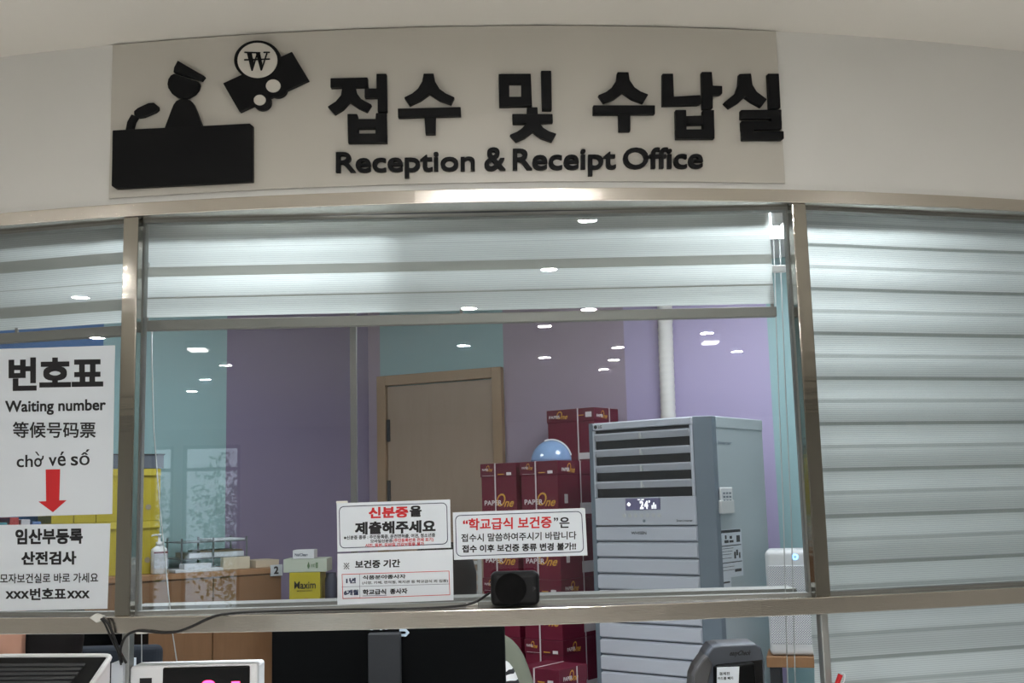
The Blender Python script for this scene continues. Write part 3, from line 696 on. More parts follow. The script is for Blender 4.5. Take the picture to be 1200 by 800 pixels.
# ================================================================== OFFICE: AIR CONDITIONER
TA = math.radians(38)
Cc = Vector((.757, 4.4, 0)); XH = Vector((math.cos(TA), -math.sin(TA), 0)); YH = Vector((math.sin(TA), math.cos(TA), 0))
WA, DA, HA = .5535, .509, 1.805
L0 = Cc - XH * WA
ac = thing('air_conditioner', 'tall white standing air conditioner with louvres beside the maroon cartons', 'air conditioner', L0, -TA)
def acl(x, y):       # pixel -> (a, z) on its front
    p = on(x, y, L0, -YH); return (p - L0).dot(XH), p.z
ch = .055
body = [(0, .012), (.0, DA), (WA, DA), (WA, ch), (WA - ch * 1.1, .012)]
obj('cabinet', MB().prism([(x, y, .03) for x, y in body], [(x, y, HA - .012) for x, y in body]), M_acside, ac, local=True, bevel=.004)
obj('top_cap', MB().prism([(x, y, HA - .012) for x, y in body], [(x, y, HA) for x, y in body]), M_acwhite, ac, local=True, bevel=.004)
colp = [(WA - ch * 1.1, .006), (WA + .002, ch - .006), (WA + .002, ch + .03), (WA - ch * 1.1, .02)]
obj('corner_column', MB().prism([(x, y, .02) for x, y in colp], [(x, y, HA - .001) for x, y in colp]), M_accol, ac, local=True, bevel=.002)
obj('corner_column', MB().box(-.004, .018, -.002, .05, .02, HA - .001), M_accol, ac, local=True, bevel=.003)
FX0, FX1 = .019, WA - ch * 1.1 - .001
obj('base', MB().box(.02, WA - .02, .03, DA - .02, 0, .03), M_dgrey, ac, local=True)
# louvre box
z_l1, z_l0 = HA - .034, 1.490
obj('top_panel', MB().box(FX0, FX1, -.004, .02, HA - .032, HA - .004), M_acwhite, ac, local=True, bevel=.003)
obj('louvre_recess', MB().box(FX0, FX1, .006, .014, z_l0, z_l1), M_acdark, ac, local=True)
nl = 4; pit = (z_l1 - .014 - z_l0) / nl
for xa_ in (FX0, FX1 - .008): obj('louvre_frame', MB().box(xa_, xa_ + .008, -.006, .006, z_l0, z_l1), M_acwhite, ac, local=True)
for k in range(nl):
    zt2 = z_l1 - .014 - k * pit
    lv = MB().hexa([(FX0 + .01, -.012, zt2 - .006), (FX1 - .01, -.012, zt2 - .006), (FX1 - .01, .006, zt2 - pit * .46), (FX0 + .01, .006, zt2 - pit * .46),
                    (FX0 + .01, -.012, zt2), (FX1 - .01, -.012, zt2), (FX1 - .01, .006, zt2 - .002), (FX0 + .01, .006, zt2 - .002)])
    lb = obj('louvre', lv, M_acwhite, ac, local=True, bevel=.001)
    obj('louvre_bracket', MB().box((FX0 + FX1) / 2 - .004, (FX0 + FX1) / 2 + .003, -.013, .004, zt2 - .030, zt2 - .004), M_offwhite, lb, local=True)
# display section
z_d0 = 1.372
fp = obj('control_panel', MB().box(FX0, FX1, -.006, .012, z_d0 + .004, z_l0 - .002), M_acwhite, ac, local=True, bevel=.003)
a0_, z1_ = acl(734, 584); a1_, z0_ = acl(775, 597)
obj('display', MB().box(a0_, a1_, -.0085, -.004, z0_, z1_), mat('display_violet', srgb(120, 116, 150), .3), ac, local=True, bevel=.001)
wdt = a1_ - a0_; hgt = z1_ - z0_; M_dig = mat('lit_digits', (1, 1, 1, 1), .5, emit=(.95, .97, 1, 1), strength=.8)
for nm, tx, u0, u1, v0, v1, bo in (('display_digit', '2', .42, .53, .08, .78, .03), ('display_digit', '4', .545, .66, .08, .78, .03), ('display_symbol', '°', .67, .72, .62, .8, .03), ('display_symbol', '◆', .04, .16, .3, .7, 0),
                               ('display_symbol', 'ı', .76, .79, .1, .4, .03), ('display_symbol', 'l', .81, .84, .1, .62, .03), ('display_symbol', 'ı', .86, .89, .1, .45, .03), ('display_symbol', '-', .36, .44, .85, .92, .03), ('display_symbol', '-', .47, .55, .85, .92, .03)):
    obj(nm, text_mb(tx, loc_map(a0_ + wdt * u0, a0_ + wdt * u1, z0_ + hgt * v0, z0_ + hgt * v1, -.009), bold=bo), M_dig, ac, local=True, fix=False)
for k in range(7):
    a = a0_ + wdt * (-.06 + .17 * k); zc = z0_ - .022
    obj('button', MB().tube([(a, -.004, zc), (a, -.008, zc)], .0085, 14), M_offwhite, ac, local=True)
obj('button', MB().tube([(a0_ + wdt * .52, -.004, z0_ - .044), (a0_ + wdt * .52, -.008, z0_ - .044)], .006, 12), M_accol, ac, local=True)
lt = MB(); text_mb('Smart Inverter', loc_map(FX1 - .085, FX1 - .012, z_d0 + .016, z_d0 + .026, -.0066), mb=lt, bold=.01)
text_mb('LG', loc_map(.048, .066, HA - .024, HA - .012, -.0048), mb=lt, bold=.02); text_mb('●', loc_map(.026, .042, HA - .026, HA - .010, -.0048), mb=lt)
# slats below
zz = z_d0; pitch = .0655; k = 0
while zz - pitch > .06:
    obj('slat', MB().hexa([(FX0, -.0045, zz - pitch + .010), (FX1, -.0045, zz - pitch + .010), (FX1, .010, zz - pitch + .004), (FX0, .010, zz - pitch + .004),
                           (FX0, -.0045, zz - .006), (FX1, -.0045, zz - .006), (FX1, .010, zz), (FX0, .010, zz)]), M_acwhite, ac, local=True, bevel=.0015)
    zz -= pitch; k += 1
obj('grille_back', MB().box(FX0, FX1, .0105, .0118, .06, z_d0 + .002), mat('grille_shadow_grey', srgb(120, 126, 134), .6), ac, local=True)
ax, az = acl(749, 626)
text_mb('WHISEN', loc_map(ax - .035, ax + .038, az, az + .012, -.0052), mb=lt, bold=.02)
obj('lettering', lt, M_dgrey, ac, local=True, fix=False)
# its right hand side: panel seam, small marking, remote control, energy stickers
SX = WA + .0005
def acs(x, y): p = on(x, y, Cc, XH); return (p - Cc).dot(YH), p.z
def side_map(b0, b1, z0, z1): return lambda u, v, d: Vector((SX + .0012 + d, b0 + (b1 - b0) * u, z0 + (z1 - z0) * v))
_, zs = acs(870, 503)
obj('side_lid', MB().box(WA - .01, WA + .003, ch + .032, DA - .002, zs, HA - .002), M_acside, ac, local=True, bevel=.002)
b0_, zA = acs(841, 516); b1_, zB = acs(857, 521)
lt2 = MB(); text_mb('Inverter', side_map(b0_, b1_, zB, zA), mb=lt2, bold=.02); obj('side_lettering', lt2, M_accol, ac, local=True, fix=False)
def sticker(xa, ya, xb, yb, rows, name='energy_sticker'):
    b0, z1 = acs(xa, ya); b1, z0 = acs(xb, yb)
    st = obj(name, MB().box(SX, SX + .001, b0, b1, z0, z1), M_paper, ac, local=True)
    for (u0, u1, v0, v1) in rows:
        obj('sticker_print', MB().box(SX + .001, SX + .0014, b0 + (b1 - b0) * u0, b0 + (b1 - b0) * u1, z0 + (z1 - z0) * v0, z0 + (z1 - z0) * v1), M_dgrey, st, local=True)
sticker(842, 621, 871, 674, [(.04, .96, .93, .99), (.25, .32, .80, .88), (.22, .40, .72, .78), (.46, .56, .80, .86), (.44, .62, .72, .77), (.76, .92, .72, .86), (.04, .96, .65, .67), (.10, .60, .60, .61), (.10, .55, .54, .55), (.10, .5, .48, .49),
        (.62, .70, .38, .52), (.72, .80, .44, .56), (.84, .90, .38, .50), (.05, .5, .40, .41), (.04, .96, .30, .32), (.08, .6, .22, .23), (.08, .6, .15, .16), (.62, .92, .10, .16)])
sticker(846, 678, 858, 709, [(.15, .85, .82, .88), (.15, .85, .12, .60)])
b0_, zA = acs(841, 571); b1_, zB = acs(856, 601)
rc = thing('remote_control', 'small white remote control holstered on the side of the air conditioner', 'remote control', L0 + XH * (SX + .004) + YH * ((b0_ + b1_) / 2) + Vector((0, 0, zB)), -TA)
hh = zA - zB; wb_ = (b1_ - b0_)
obj('holder', MB().box(-.0025, .0125, -wb_ / 2 - .006, wb_ / 2 + .006, 0, hh * .5), M_offwhite, rc, local=True, bevel=.003)
obj('handset', MB().box(.0, .011, -wb_ / 2, wb_ / 2, .004, hh), M_white, rc, local=True, bevel=.004)
kb = MB()
for i in range(3):
    for j in range(5): kb.box(.0108, .0118, -wb_ * .36 + i * wb_ * .26, -wb_ * .36 + i * wb_ * .26 + wb_ * .17, hh * .18 + j * hh * .14, hh * .25 + j * hh * .14)
obj('keypad', kb, M_accol, rc, local=True)
# wrapped refrigerant pipe up the wall
pb = w1px(783, 470, .045); ptop = w1px(777, 376, .045)
pp = [Vector((pb.x, pb.y, 1.2)), Vector((pb.x, pb.y, 1.9)), Vector((pb.x + .001, pb.y, 2.2)), Vector((pb.x, pb.y, HW - .001))]
mbp = MB(); fine = []
for i in range(120): 
    z = 1.2 + (HW - .001 - 1.2) * i / 119; fine.append((Vector((pb.x + .004 * math.sin(z * 3), pb.y, z)), .036 + .0022 * math.sin(i * 2.1)))
mbp.tube([p for p, _ in fine], [r_ for _, r_ in fine], 14)
tag(obj('wrapped_pipe', mbp, mat('pipe_tape', srgb(228, 226, 222), .6), smooth=True), 'white tape wrapped pipe rising up the lilac wall behind the air conditioner', 'pipe')

# ================================================================== PAPER CARTONS
BW, BD, BH = .21, .28, .258
def carton(label, corner, wd_, dp_, z, group, long_face=False, detail=True):
    """corner = the near right corner; wd_ along the face, dp_ into the room"""
    t = thing('paper_carton', label, 'carton', (corner - XH * wd_).to_3d() + Vector((0, 0, z)), -TA, group)
    e = .0035
    bx = MB().box(e, wd_ - e, e, dp_ - e, 0, BH - .001)
    obj('carton_body', bx, M_maroon, t, local=True, bevel=.002)
    obj('lid', MB().box(0, wd_, 0, dp_, BH - .062, BH - .0005), M_maroon2, t, local=True, bevel=.002)
    s_ = MB(); xm = wd_ * (.42 if not long_face else .66); w_ = .0035
    s_.box(xm - w_, xm + w_, -.0012, -.0002, .002, BH + .0003).box(xm - w_, xm + w_, -.0012, dp_ + .0008, BH - .0006, BH + .0006)
    ym = dp_ * .62; s_.box(wd_ + .0002, wd_ + .0012, ym - w_, ym + w_, .002, BH + .0003)
    obj('strap', s_, mat('white_strap', srgb(214, 206, 208), .5), t, local=True)
    if not detail: return t
    fr_ = lambda y: (lambda x0, x1, z0, z1: loc_map(x0, x1, z0, z1, y))
    sidef = lambda x0, x1, z0, z1: (lambda u, v, d: Vector((wd_ + .0006 + d, x0 + (x1 - x0) * u, z0 + (z1 - z0) * v)))
    def brand(nm, x0, x1, z0, z1, S_):
        w = x1 - x0
        obj(nm, text_mb('PAPER', S_(x0, x0 + w * .60, z0 + (z1 - z0) * .10, z0 + (z1 - z0) * .48), bold=.015), M_whprint, t, local=True, fix=False)
        g_ = text_mb('O', S_(x0 + w * .42, x0 + w * .72, z0, z1), bold=.0, shear=.25)
        text_mb('ne', S_(x0 + w * .70, x1, z0 - (z1 - z0) * .05, z0 + (z1 - z0) * .40), mb=g_, bold=.015, shear=.25)
        obj('gold_lettering', g_, M_gold, t, local=True, fix=False)
    def patch(x0, x1, y0, y1, z0, z1, m=M_whprint): obj('label_patch', MB().box(x0, x1, y0, y1, z0, z1), m, t, local=True)
    if long_face:
        brand('lid_lettering', .015, .125, BH - .046, BH - .008, fr_(-.0006)); patch(wd_ - .05, wd_ - .015, -.0012, 0, BH - .045, BH - .020); patch(.012, .04, .0022, .0036, .07, .105)
        patch(wd_ - .10, wd_ - .06, -.001, -.0003, BH - .036, BH - .032, M_gold); brand('side_lettering', .02, .11, BH - .05, BH - .012, sidef); patch(wd_ - .004, wd_ - .0026, .05, .10, .09, .14)
        patch(wd_ - .10, wd_ - .03, .0022, .0036, .015, .045)
    else:
        brand('lid_lettering', .012, .072, BH - .036, BH - .008, fr_(-.0006)); patch(wd_ - .055, wd_ - .028, -.0012, 0, BH - .056, BH - .043)
        patch(wd_ - .105, wd_ - .07, -.001, -.0003, BH - .053, BH - .049, M_gold); patch(.012, .09, -.0009, -.0003, BH - .0560, BH - .0548)
        brand('front_lettering', .02, wd_ - .02, .062, .120, fr_(.003)); brand('side_lettering', .03, .13, BH - .052, BH - .010, sidef)
        patch(wd_ - .004, wd_ - .0024, .05, .075, .07, .11); patch(wd_ - .004, wd_ - .0024, dp_ - .11, dp_ - .02, .02, .07)
    return t
ORD = ['top', 'second from the top', 'third from the top', 'fourth from the top', 'fifth from the top', 'sixth from the top', 'bottom']
Z0 = .11
c2 = Vector((.1855, 4.9, 0)); c1 = c2 - XH * .232; c3 = Vector((.38, 5.25, 0)); c4 = Vector((.150, 4.50, 0))
pal = MB(); 
for k in range(5): 
    a = -.02 + k * .135
    pal.hexa([c1 - XH * .24 + XH * (a + e) + YH * f_ + Vector((0, 0, z)) for z in (.09, .1095) for e, f_ in ((0, -.02), (.10, -.02), (.10, .62), (0, .62))])
for f_ in (0, .28, .56):
    pal.hexa([c1 - XH * .24 + XH * e + YH * (f_ + g_) + Vector((0, 0, z)) for z in (0, .09) for e, g_ in ((-.02, 0), (.62, 0), (.62, .05), (-.02, .05))])
tag(obj('pallet', pal, M_door), 'low wooden pallet under the stacks of maroon cartons', 'pallet')
for k in range(6):
    z = Z0 + (5 - k) * BH
    carton('maroon paper carton, %s of the middle stack beside the air conditioner' % (ORD[k] if k < 5 else 'bottom'), c2, BW, BD, z, 'paper cartons in the middle stack', detail=k < 5)
    carton('maroon paper carton, %s of the leftmost stack beside the door' % (ORD[k] if k < 5 else 'bottom'), c1, BW, BD, z, 'paper cartons in the leftmost stack', detail=k < 4)
for k in range(7):
    carton('maroon paper carton, %s of the tallest stack behind the blue dome' % ORD[k], c3, BD, BW, Z0 + (6 - k) * BH, 'paper cartons in the tallest stack', True, detail=k < 2)
for k in range(3):
    carton('maroon paper carton, %s of the low stack in front' % ('top', 'middle', 'bottom')[k], c4, BW, .20, .05 + (2 - k) * BH, 'paper cartons in the low stack', detail=k < 1)
tag(obj('pallet', MB().hexa([c4 - XH * .22 + XH * e + YH * f_ + Vector((0, 0, z)) for z in (0, .05) for e, f_ in ((0, -.01), (.23, -.01), (.23, .21), (0, .21))]), M_door), 'thin wooden board under the low front stack of cartons', 'pallet')
# blue dome on the cartons
zc = Z0 + 6 * BH + .001; dc = at(646, 536, 5.12)
dm = thing('blue_dome', 'glossy light blue dome with white rim lying on top of the cartons', 'dome', (dc.x, dc.y, zc))
pr = [(.094 * math.cos(a), .098 * math.sin(a)) for a in [i * PI / 2 / 12 for i in range(12)]] + [(.002, .098)]
obj('shell', MB().lathe(pr, n=36), mat('blue_gloss', srgb(140, 172, 214), .12, coat=.6), dm, local=True, smooth=True)
bd = MB(); vs = []; fs = []
for i in range(25):
    a = i / 24 * PI * .52 - .02
    for rr in (.0905, .0965):
        for yy in (-.022, .022):
            vs.append((rr * math.sin(a - .30), yy - .004, rr * 1.045 * math.cos(a - .30) + .002))
for i in range(24): b = i * 4; fs += [(b, b + 1, b + 5, b + 4), (b + 2, b + 6, b + 7, b + 3), (b, b + 4, b + 6, b + 2), (b + 1, b + 3, b + 7, b + 5)]
fs += [(0, 2, 3, 1), (96, 97, 99, 98)]
obj('rim', bd.add(vs, fs), M_white, dm, local=True, smooth=False)

# ================================================================== AIR PURIFIER ON A WOODEN TABLE
Yp = 4.5
p0, p1 = at(897, 645, Yp), at(905, 768, Yp)
zt3, zb3 = p0.z, p1.z; px0 = at(899, 700, Yp).x; PW, PD = .27, .20
pu = thing('air_purifier', 'white perforated air purifier with a blue ring light on the wooden table', 'air purifier', (px0 + .156, Yp + .062, zb3 + .0005), -.26)
hP = zt3 - zb3
obj('housing', MB().box(-PW / 2, PW / 2, -PD / 2, PD / 2, 0, hP), M_white, pu, local=True, bevel=.018, seg=4)
mdot = bpy.data.materials.new('perforated_grille'); mdot.use_nodes = True; nt = mdot.node_tree; p_ = nt.nodes['Principled BSDF']
tc = nt.nodes.new('ShaderNodeTexCoord'); mp = nt.nodes.new('ShaderNodeMapping'); mp.inputs['Rotation'].default_value = (0, PI / 4, 0); mp.inputs['Scale'].default_value = (150, 0, 150)
fr_ = nt.nodes.new('ShaderNodeVectorMath'); fr_.operation = 'FRACTION'; sb = nt.nodes.new('ShaderNodeVectorMath'); sb.operation = 'SUBTRACT'; sb.inputs[1].default_value = (.5, 0, .5)
ln = nt.nodes.new('ShaderNodeVectorMath'); ln.operation = 'LENGTH'; lt_ = nt.nodes.new('ShaderNodeMath'); lt_.operation = 'LESS_THAN'; lt_.inputs[1].default_value = .3
mx = nt.nodes.new('ShaderNodeMix'); mx.data_type = 'RGBA'; mx.inputs[6].default_value = srgb(222, 224, 228); mx.inputs[7].default_value = srgb(96, 102, 118)
nt.links.new(tc.outputs['Object'], mp.inputs[0]); nt.links.new(mp.outputs[0], fr_.inputs[0]); nt.links.new(fr_.outputs[0], sb.inputs[0]); nt.links.new(sb.outputs[0], ln.inputs[0])
nt.links.new(ln.outputs['Value'], lt_.inputs[0]); nt.links.new(lt_.outputs[0], mx.inputs['Factor']); nt.links.new(mx.outputs[2], p_.inputs['Base Color'])
obj('front_grille', MB().box(-PW / 2 + .008, PW / 2 - .008, -PD / 2 - .004, -PD / 2 + .002, .045, hP - .06), mdot, pu, local=True, bevel=.002)
rg = MB(); vs = []; fs = []; rpx = at(932, 652, Yp).x - (px0 + PW / 2) - .004; rz_ = at(932, 652, Yp).z - zb3
for k in range(30):
    a = 2 * PI * k / 30
    for rr, yy in ((.0105, -PD / 2 + .001), (.0105, -PD / 2 - .002), (.0075, -PD / 2 - .002), (.0075, -PD / 2 + .001)): vs.append((rpx + rr * math.cos(a), yy, rz_ + rr * math.sin(a)))
for k in range(30):
    for j in range(4): fs.append((k * 4 + j, ((k + 1) % 30) * 4 + j, ((k + 1) % 30) * 4 + (j + 1) % 4, k * 4 + (j + 1) % 4))
obj('ring_light', rg.add(vs, fs), mat('blue_ring', (.2, .6, 1, 1), .5, emit=(.15, .5, 1, 1), strength=4), pu, local=True)
tb = thing('side_table', 'wooden side table under the white air purifier', 'table', (px0 + .156 + .10 * math.cos(.26), Yp + .062 - .10 * math.sin(.26), 0), -.26)
tw, td = .50, .24
obj('table_top', MB().box(-tw / 2, tw / 2, -td / 2, td / 2, zb3 - .042, zb3 - .001), M_woodtop, tb, local=True, bevel=.003)
for sx in (-1, 1):
    for sy in (-1, 1): obj('leg', MB().box(sx * (tw / 2 - .03) - .02, sx * (tw / 2 - .03) + .02, sy * (td / 2 - .03) - .02, sy * (td / 2 - .03) + .02, 0, zb3 - .042), M_dgrey, tb, local=True)

# ================================================================== CABINETS ON THE LEFT
CF = K + Vector((.258, -.369, 0))           # line of the cabinet fronts
def cab_s(px, y=690): return (on(px, y, CF, N0) - CF).dot(D0)
CH = 1.2; CDp = .40
def cabinet(label, s0, s1, handles):
    base = CF + D0 * s1
    r = thing('storage_cabinet', label, 'cabinet', base, math.atan2(-D0.y, -D0.x)); w = s1 - s0     # local x runs from far left to the right
    obj('carcass', MB().box(.0, w, .018, CDp, 0, CH - .026), M_wood, r, local=True)
    obj('cabinet_top', MB().box(-.001, w + .002, -.006, CDp + .002, CH - .0255, CH), M_woodtop, r, local=True, bevel=.002)
    for k in range(2):
        d = obj('door', MB().box(.002 + k * w / 2, w / 2 - .002 + k * w / 2, 0, .0175, .06, CH - .03), M_wood, r, local=True, bevel=.0015)
        hx = w / 2 + (-.038 if k == 0 else .026)
        obj('handle', MB().box(hx - .010, hx + .012, -.010, .0, .66, .79), M_dgrey, d, local=True, bevel=.004)
    return r
sR, sM, = cab_s(330), cab_s(250)
wC = 2 * (sM - sR)
cb = cabinet('oak veneer cabinet with a white number 2 plate at its right end', sR, sR + wC, True)
cabinet('oak veneer cabinet left of the numbered one, under yellow file boxes', sR + wC + .004, sR + 2 * wC + .004, True)
# number plate
cl_ = lambda x, y, d=0: on(x, y, CF + N0 * (.0062 + d), N0)
q = [cl_(317, 662), cl_(331, 661), cl_(331, 674), cl_(317, 675)]
pl_ = thing('number_plate', 'white plate with a black 2 stuck on the cabinet corner', 'plate', (q[2] + q[3]) / 2)
obj('plate_card', MB().prism([p + N0 * .001 for p in q], [p - N0 * .006 for p in q]), M_paper, pl_)
obj('lettering', text_mb('2', pix_map(321, 326.5, 663.5, 672.5, -.05, lambda x, y, d: cl_(x, y, .0016 + d)), bold=.03), M_ink, pl_, fix=False)
ctop = lambda s, d, z=CH + .001: CF + D0 * s - N0 * d + Vector((0, 0, z))    # a place on the cabinet tops
AZ = math.atan2(-D0.y, -D0.x)
def cs(px, d):
    p = on(px, 640, CF - N0 * d, N0); return (p - CF).dot(D0)
# hand sanitiser
s_ = cs(187, .04)
hs = thing('pump_bottle', 'white hand sanitiser pump bottle at the left end of the cabinet', 'bottle', ctop(s_, .046), AZ)
obj('bottle_body', MB().lathe([(.030, 0), (.036, .004), (.037, .10), (.034, .112), (.018, .122), (.014, .128)], n=24, sy=.7), M_white, hs, local=True, smooth=True)
obj('bottle_label', MB().box(-.030, .030, -.0275, -.0245, .025, .088), mat('label_grey', srgb(186, 190, 198), .5), hs, local=True)
obj('label_stripe', MB().box(-.031, .031, -.0285, -.0260, .091, .099), mat('stripe_maroon', srgb(110, 40, 56), .5), hs, local=True)
obj('pump', MB().lathe([(.015, .126), (.015, .142), (.006, .144), (.006, .168), (.009, .169), (.009, .177), (.002, .178)], n=16).tube([(0, 0, .173), (-.03, -.004, .173), (-.036, -.005, .168)], .004, 8), M_white, hs, local=True, smooth=True)
# yellow file boxes, two tiers
FBW, FBD, FBH = .092, .26, .236
sA = cs(187.5, .095)
place = [0, 1, 2, 3, 4]
names = ['rightmost', 'second from the right', 'middle', 'second from the left', 'leftmost']
for tier in range(2):
    for k in place:
        s1_ = sA + (k + 1) * (FBW + .003)
        fb = thing('file_box', 'yellow cardboard file box, %s in the %s row on the left cabinet' % (names[k], ('lower', 'upper')[tier]), 'file box', ctop(s1_, .095, CH + .001 + tier * (FBH + .001)), AZ, 'yellow file boxes in the %s row' % ('lower', 'upper')[tier])
        b_ = MB().box(0, FBW, 0, FBD, 0, FBH)
        obj('box_shell', b_, M_yellow, fb, local=True, bevel=.002)
        obj('finger_hole', MB().tube([(FBW * .42, -.0012, .062), (FBW * .42, .002, .062)], .013, 16), mat('hole_grey', srgb(150, 140, 120), .7), fb, local=True)
        obj('flap', MB().hexa([(.001, -.010, FBH - .03), (FBW - .001, -.010, FBH - .03), (FBW - .001, -.0004, FBH - .028), (.001, -.0004, FBH - .028), (.001, -.003, FBH - .001), (FBW - .001, -.003, FBH - .001), (FBW - .001, -.0004, FBH), (.001, -.0004, FBH)]), M_yellow, fb, local=True)
tr = thing('letter_tray', 'grey plastic letter tray lying on top of the yellow file boxes', 'tray', ctop(sA + .30, .095, CH + 2 * (FBH + .001) + .002), AZ)
obj('tray_shell', MB().box(0, .31, 0, .24, 0, .005).box(0, .31, 0, .006, .005, .06).box(0, .006, .006, .24, .005, .06).box(.304, .31, .006, .24, .005, .06), mat('tray_grey', srgb(92, 100, 112), .4), tr, local=True)
obj('tray_rim', MB().box(-.004, .314, -.004, .006, .060, .066), M_dgrey, tr, local=True)
# folders further left
fc = [srgb(90, 120, 170), srgb(200, 200, 206), srgb(170, 60, 60), srgb(70, 140, 150), srgb(214, 214, 210), srgb(120, 130, 150)]
s_f = sA + 5 * (FBW + .003) + .05
for k in range(6):
    tag(obj('folder', MB().hexa([ctop(s_f + k * .045 + e, d, CH + .001 + z) for z in (0, .25 + .01 * (k % 3)) for e, d in ((0, .05), (.036, .05), (.036, .27), (0, .27))]), mat('folder_%d' % k, fc[k], .5), bevel=.002),
        '%s ring folder standing left of the yellow file boxes' % ('blue', 'pale grey', 'red', 'teal', 'white', 'slate grey')[k], 'folder', 'folders left of the yellow boxes')
# letter trays with paper stacks
def slab_on(name, label, cat, pa, pb, d0, d1, z, th, m, parent=None, tilt=0, rot=0, bev=.001):
    s0_, s1_ = cs(pa, d0), cs(pb, d0)
    P = [ctop(s, d, CH + z + h + (tilt if s == s0_ else 0)) for h in (0, th) for s, d in ((s0_, d0), (s1_, d0), (s1_ - rot, d1), (s0_ - rot, d1))]
    o = obj(name, MB().hexa(P), m, parent, bevel=bev)
    if parent is None: tag(o, label, cat)
    return o
M_smoke = mat('smoky_plastic', srgb(104, 112, 116), .3)
ltr = thing('letter_tray_stack', 'smoky plastic two tier letter tray holding papers on the numbered cabinet', 'tray', ctop(cs(245, .2), .2), AZ)
slab_on('tray_floor', '', '', 212, 262, .12, .36, .002, .006, M_smoke, ltr)
for zz_ in (.052, .128):
    slab_on('tray_tier', '', '', 212, 290, .12, .36, zz_, .005, M_smoke, ltr)
for pxx in (213, 250, 289):
    s0_ = cs(pxx, .13)
    for d in (.13, .34): obj('tray_support', MB().tube([ctop(s0_, d, CH + .002), ctop(s0_, d, CH + .150)], .005, 8), M_smoke, ltr)
slab_on('paper_stack', 'thin stack of white papers on the upper tier of the letter tray', 'papers', 250, 287, .14, .34, .134, .008, M_paper)
slab_on('paper_stack', 'thicker stack of papers on the lower tier of the letter tray', 'papers', 222, 286, .14, .34, .058, .022, M_paper)
slab_on('document_folder', 'dark document folder lying across the lower tray papers', 'folder', 235, 284, .15, .33, .081, .008, mat('folder_brown', srgb(120, 104, 84), .6))
slab_on('paper_pile', 'fanned white printouts lying along the front edge of the cabinet', 'papers', 206, 262, .015, .11, .001, .013, M_paper)
slab_on('paper_pile', 'small pile of printed slips on top of the fanned printouts', 'papers', 216, 248, .03, .10, .0145, .022, mat('slip_grey', srgb(206, 212, 218), .6))
slab_on('paper_envelope', 'cream envelope standing beside the fanned printouts on the cabinet', 'envelope', 262, 293, .06, .10, .001, .055, mat('cream_paper', srgb(206, 198, 176), .7))
slab_on('carton_tray', 'beige carton tray at the right end of the cabinet', 'box', 300, 327, .05, .20, .001, .034, mat('beige_card', srgb(196, 182, 160), .7))
# stand right of the cabinet with tea boxes
bx0 = at(343, 700, 5.25)
st = thing('low_stand', 'low oak stand right of the numbered cabinet', 'stand', (bx0.x + .12, 5.38, 0))
zst = at(350, 711, 5.25).z
obj('stand_top', MB().box(-.20, .22, -.16, .16, zst - .03, zst - .001), M_woodtop, st, local=True)
for sx in (-.18, .18):
    for sy in (-.13, .13): obj('leg', MB().box(sx - .02, sx + .02, sy - .02, sy + .02, 0, zst - .03), M_wood, st, local=True)
def facebox(name, label, cat, x0, x1, y0, y1, Y, dep, m, group=None, zfloor=None):
    a, b = at(x0, y1, Y), at(x1, y0, Y); z0 = zfloor if zfloor is not None else a.z
    t = thing(name, label, cat, ((a.x + b.x) / 2, Y + dep / 2, z0), 0, group)
    w = b.x - a.x
    obj('carton_body', MB().box(-w / 2, w / 2, -dep / 2, dep / 2, 0, b.z - z0), m, t, local=True, bevel=.002)
    return t, w, b.z - z0, dep
t, w, h, dp = facebox('coffee_box', 'bright yellow coffee mix box under the pale tea carton', 'box', 339, 375, 670, 711, 5.25, .16, mat('coffee_yellow', srgb(184, 170, 34), .5), zfloor=zst + .001)
obj('lettering', text_mb('Maxim', loc_map(-w * .34, w * .36, h * .52, h * .74, -dp / 2 - .0008), bold=.012), M_ink, t, local=True, fix=False)
obj('small_lettering', text_mb('MOCHA GOLD', loc_map(-w * .25, w * .25, h * .44, h * .48, -dp / 2 - .0008), bold=.01), M_ink, t, local=True, fix=False)
obj('printed_cup', MB().add([(w * .05 + .022 * math.cos(a), -dp / 2 - .0008, .012 + .026 * math.sin(a)) for a in [i * PI / 14 for i in range(15)]], [list(range(15))]), mat('cup_brown', srgb(170, 110, 40), .6), t, local=True, fix=False)
zt4 = zst + .001 + h
t, w, h, dp = facebox('tea_carton', 'pale green tea carton lying on the yellow coffee box', 'box', 332, 383, 654, 669, 5.25, .15, mat('pale_green_card', srgb(190, 198, 182), .6), zfloor=zt4 + .001)
obj('printed_leaf', text_mb('♣ ᴍᴀᴛᴇ', loc_map(w * .05, w * .3, h * .25, h * .75, -dp / 2 - .0008), bold=.01), mat('leaf_green', srgb(90, 120, 80), .6), t, local=True, fix=False)
zt5 = zt4 + .001 + h
t, w, h, dp = facebox('business_card_box', 'small white lettered box lying on the pale tea carton', 'box', 343, 368, 644, 653, 5.25, .09, M_white, zfloor=zt5 + .001)
obj('lettering', text_mb('NaiClean', loc_map(-w * .4, w * .2, h * .3, h * .65, -dp / 2 - .0008), bold=.01), M_navy, t, local=True, fix=False)
a = at(386, 690, 5.25)
tag(obj('dark_canister', MB().lathe([(.028, 0), (.030, .004), (.030, .12), (.024, .135), (.024, .15), (.002, .151)], (a.x, 5.30, zst), 20), mat('navy_tin', srgb(54, 58, 76), .4), smooth=True), 'dark canister standing right of the yellow coffee box', 'canister')

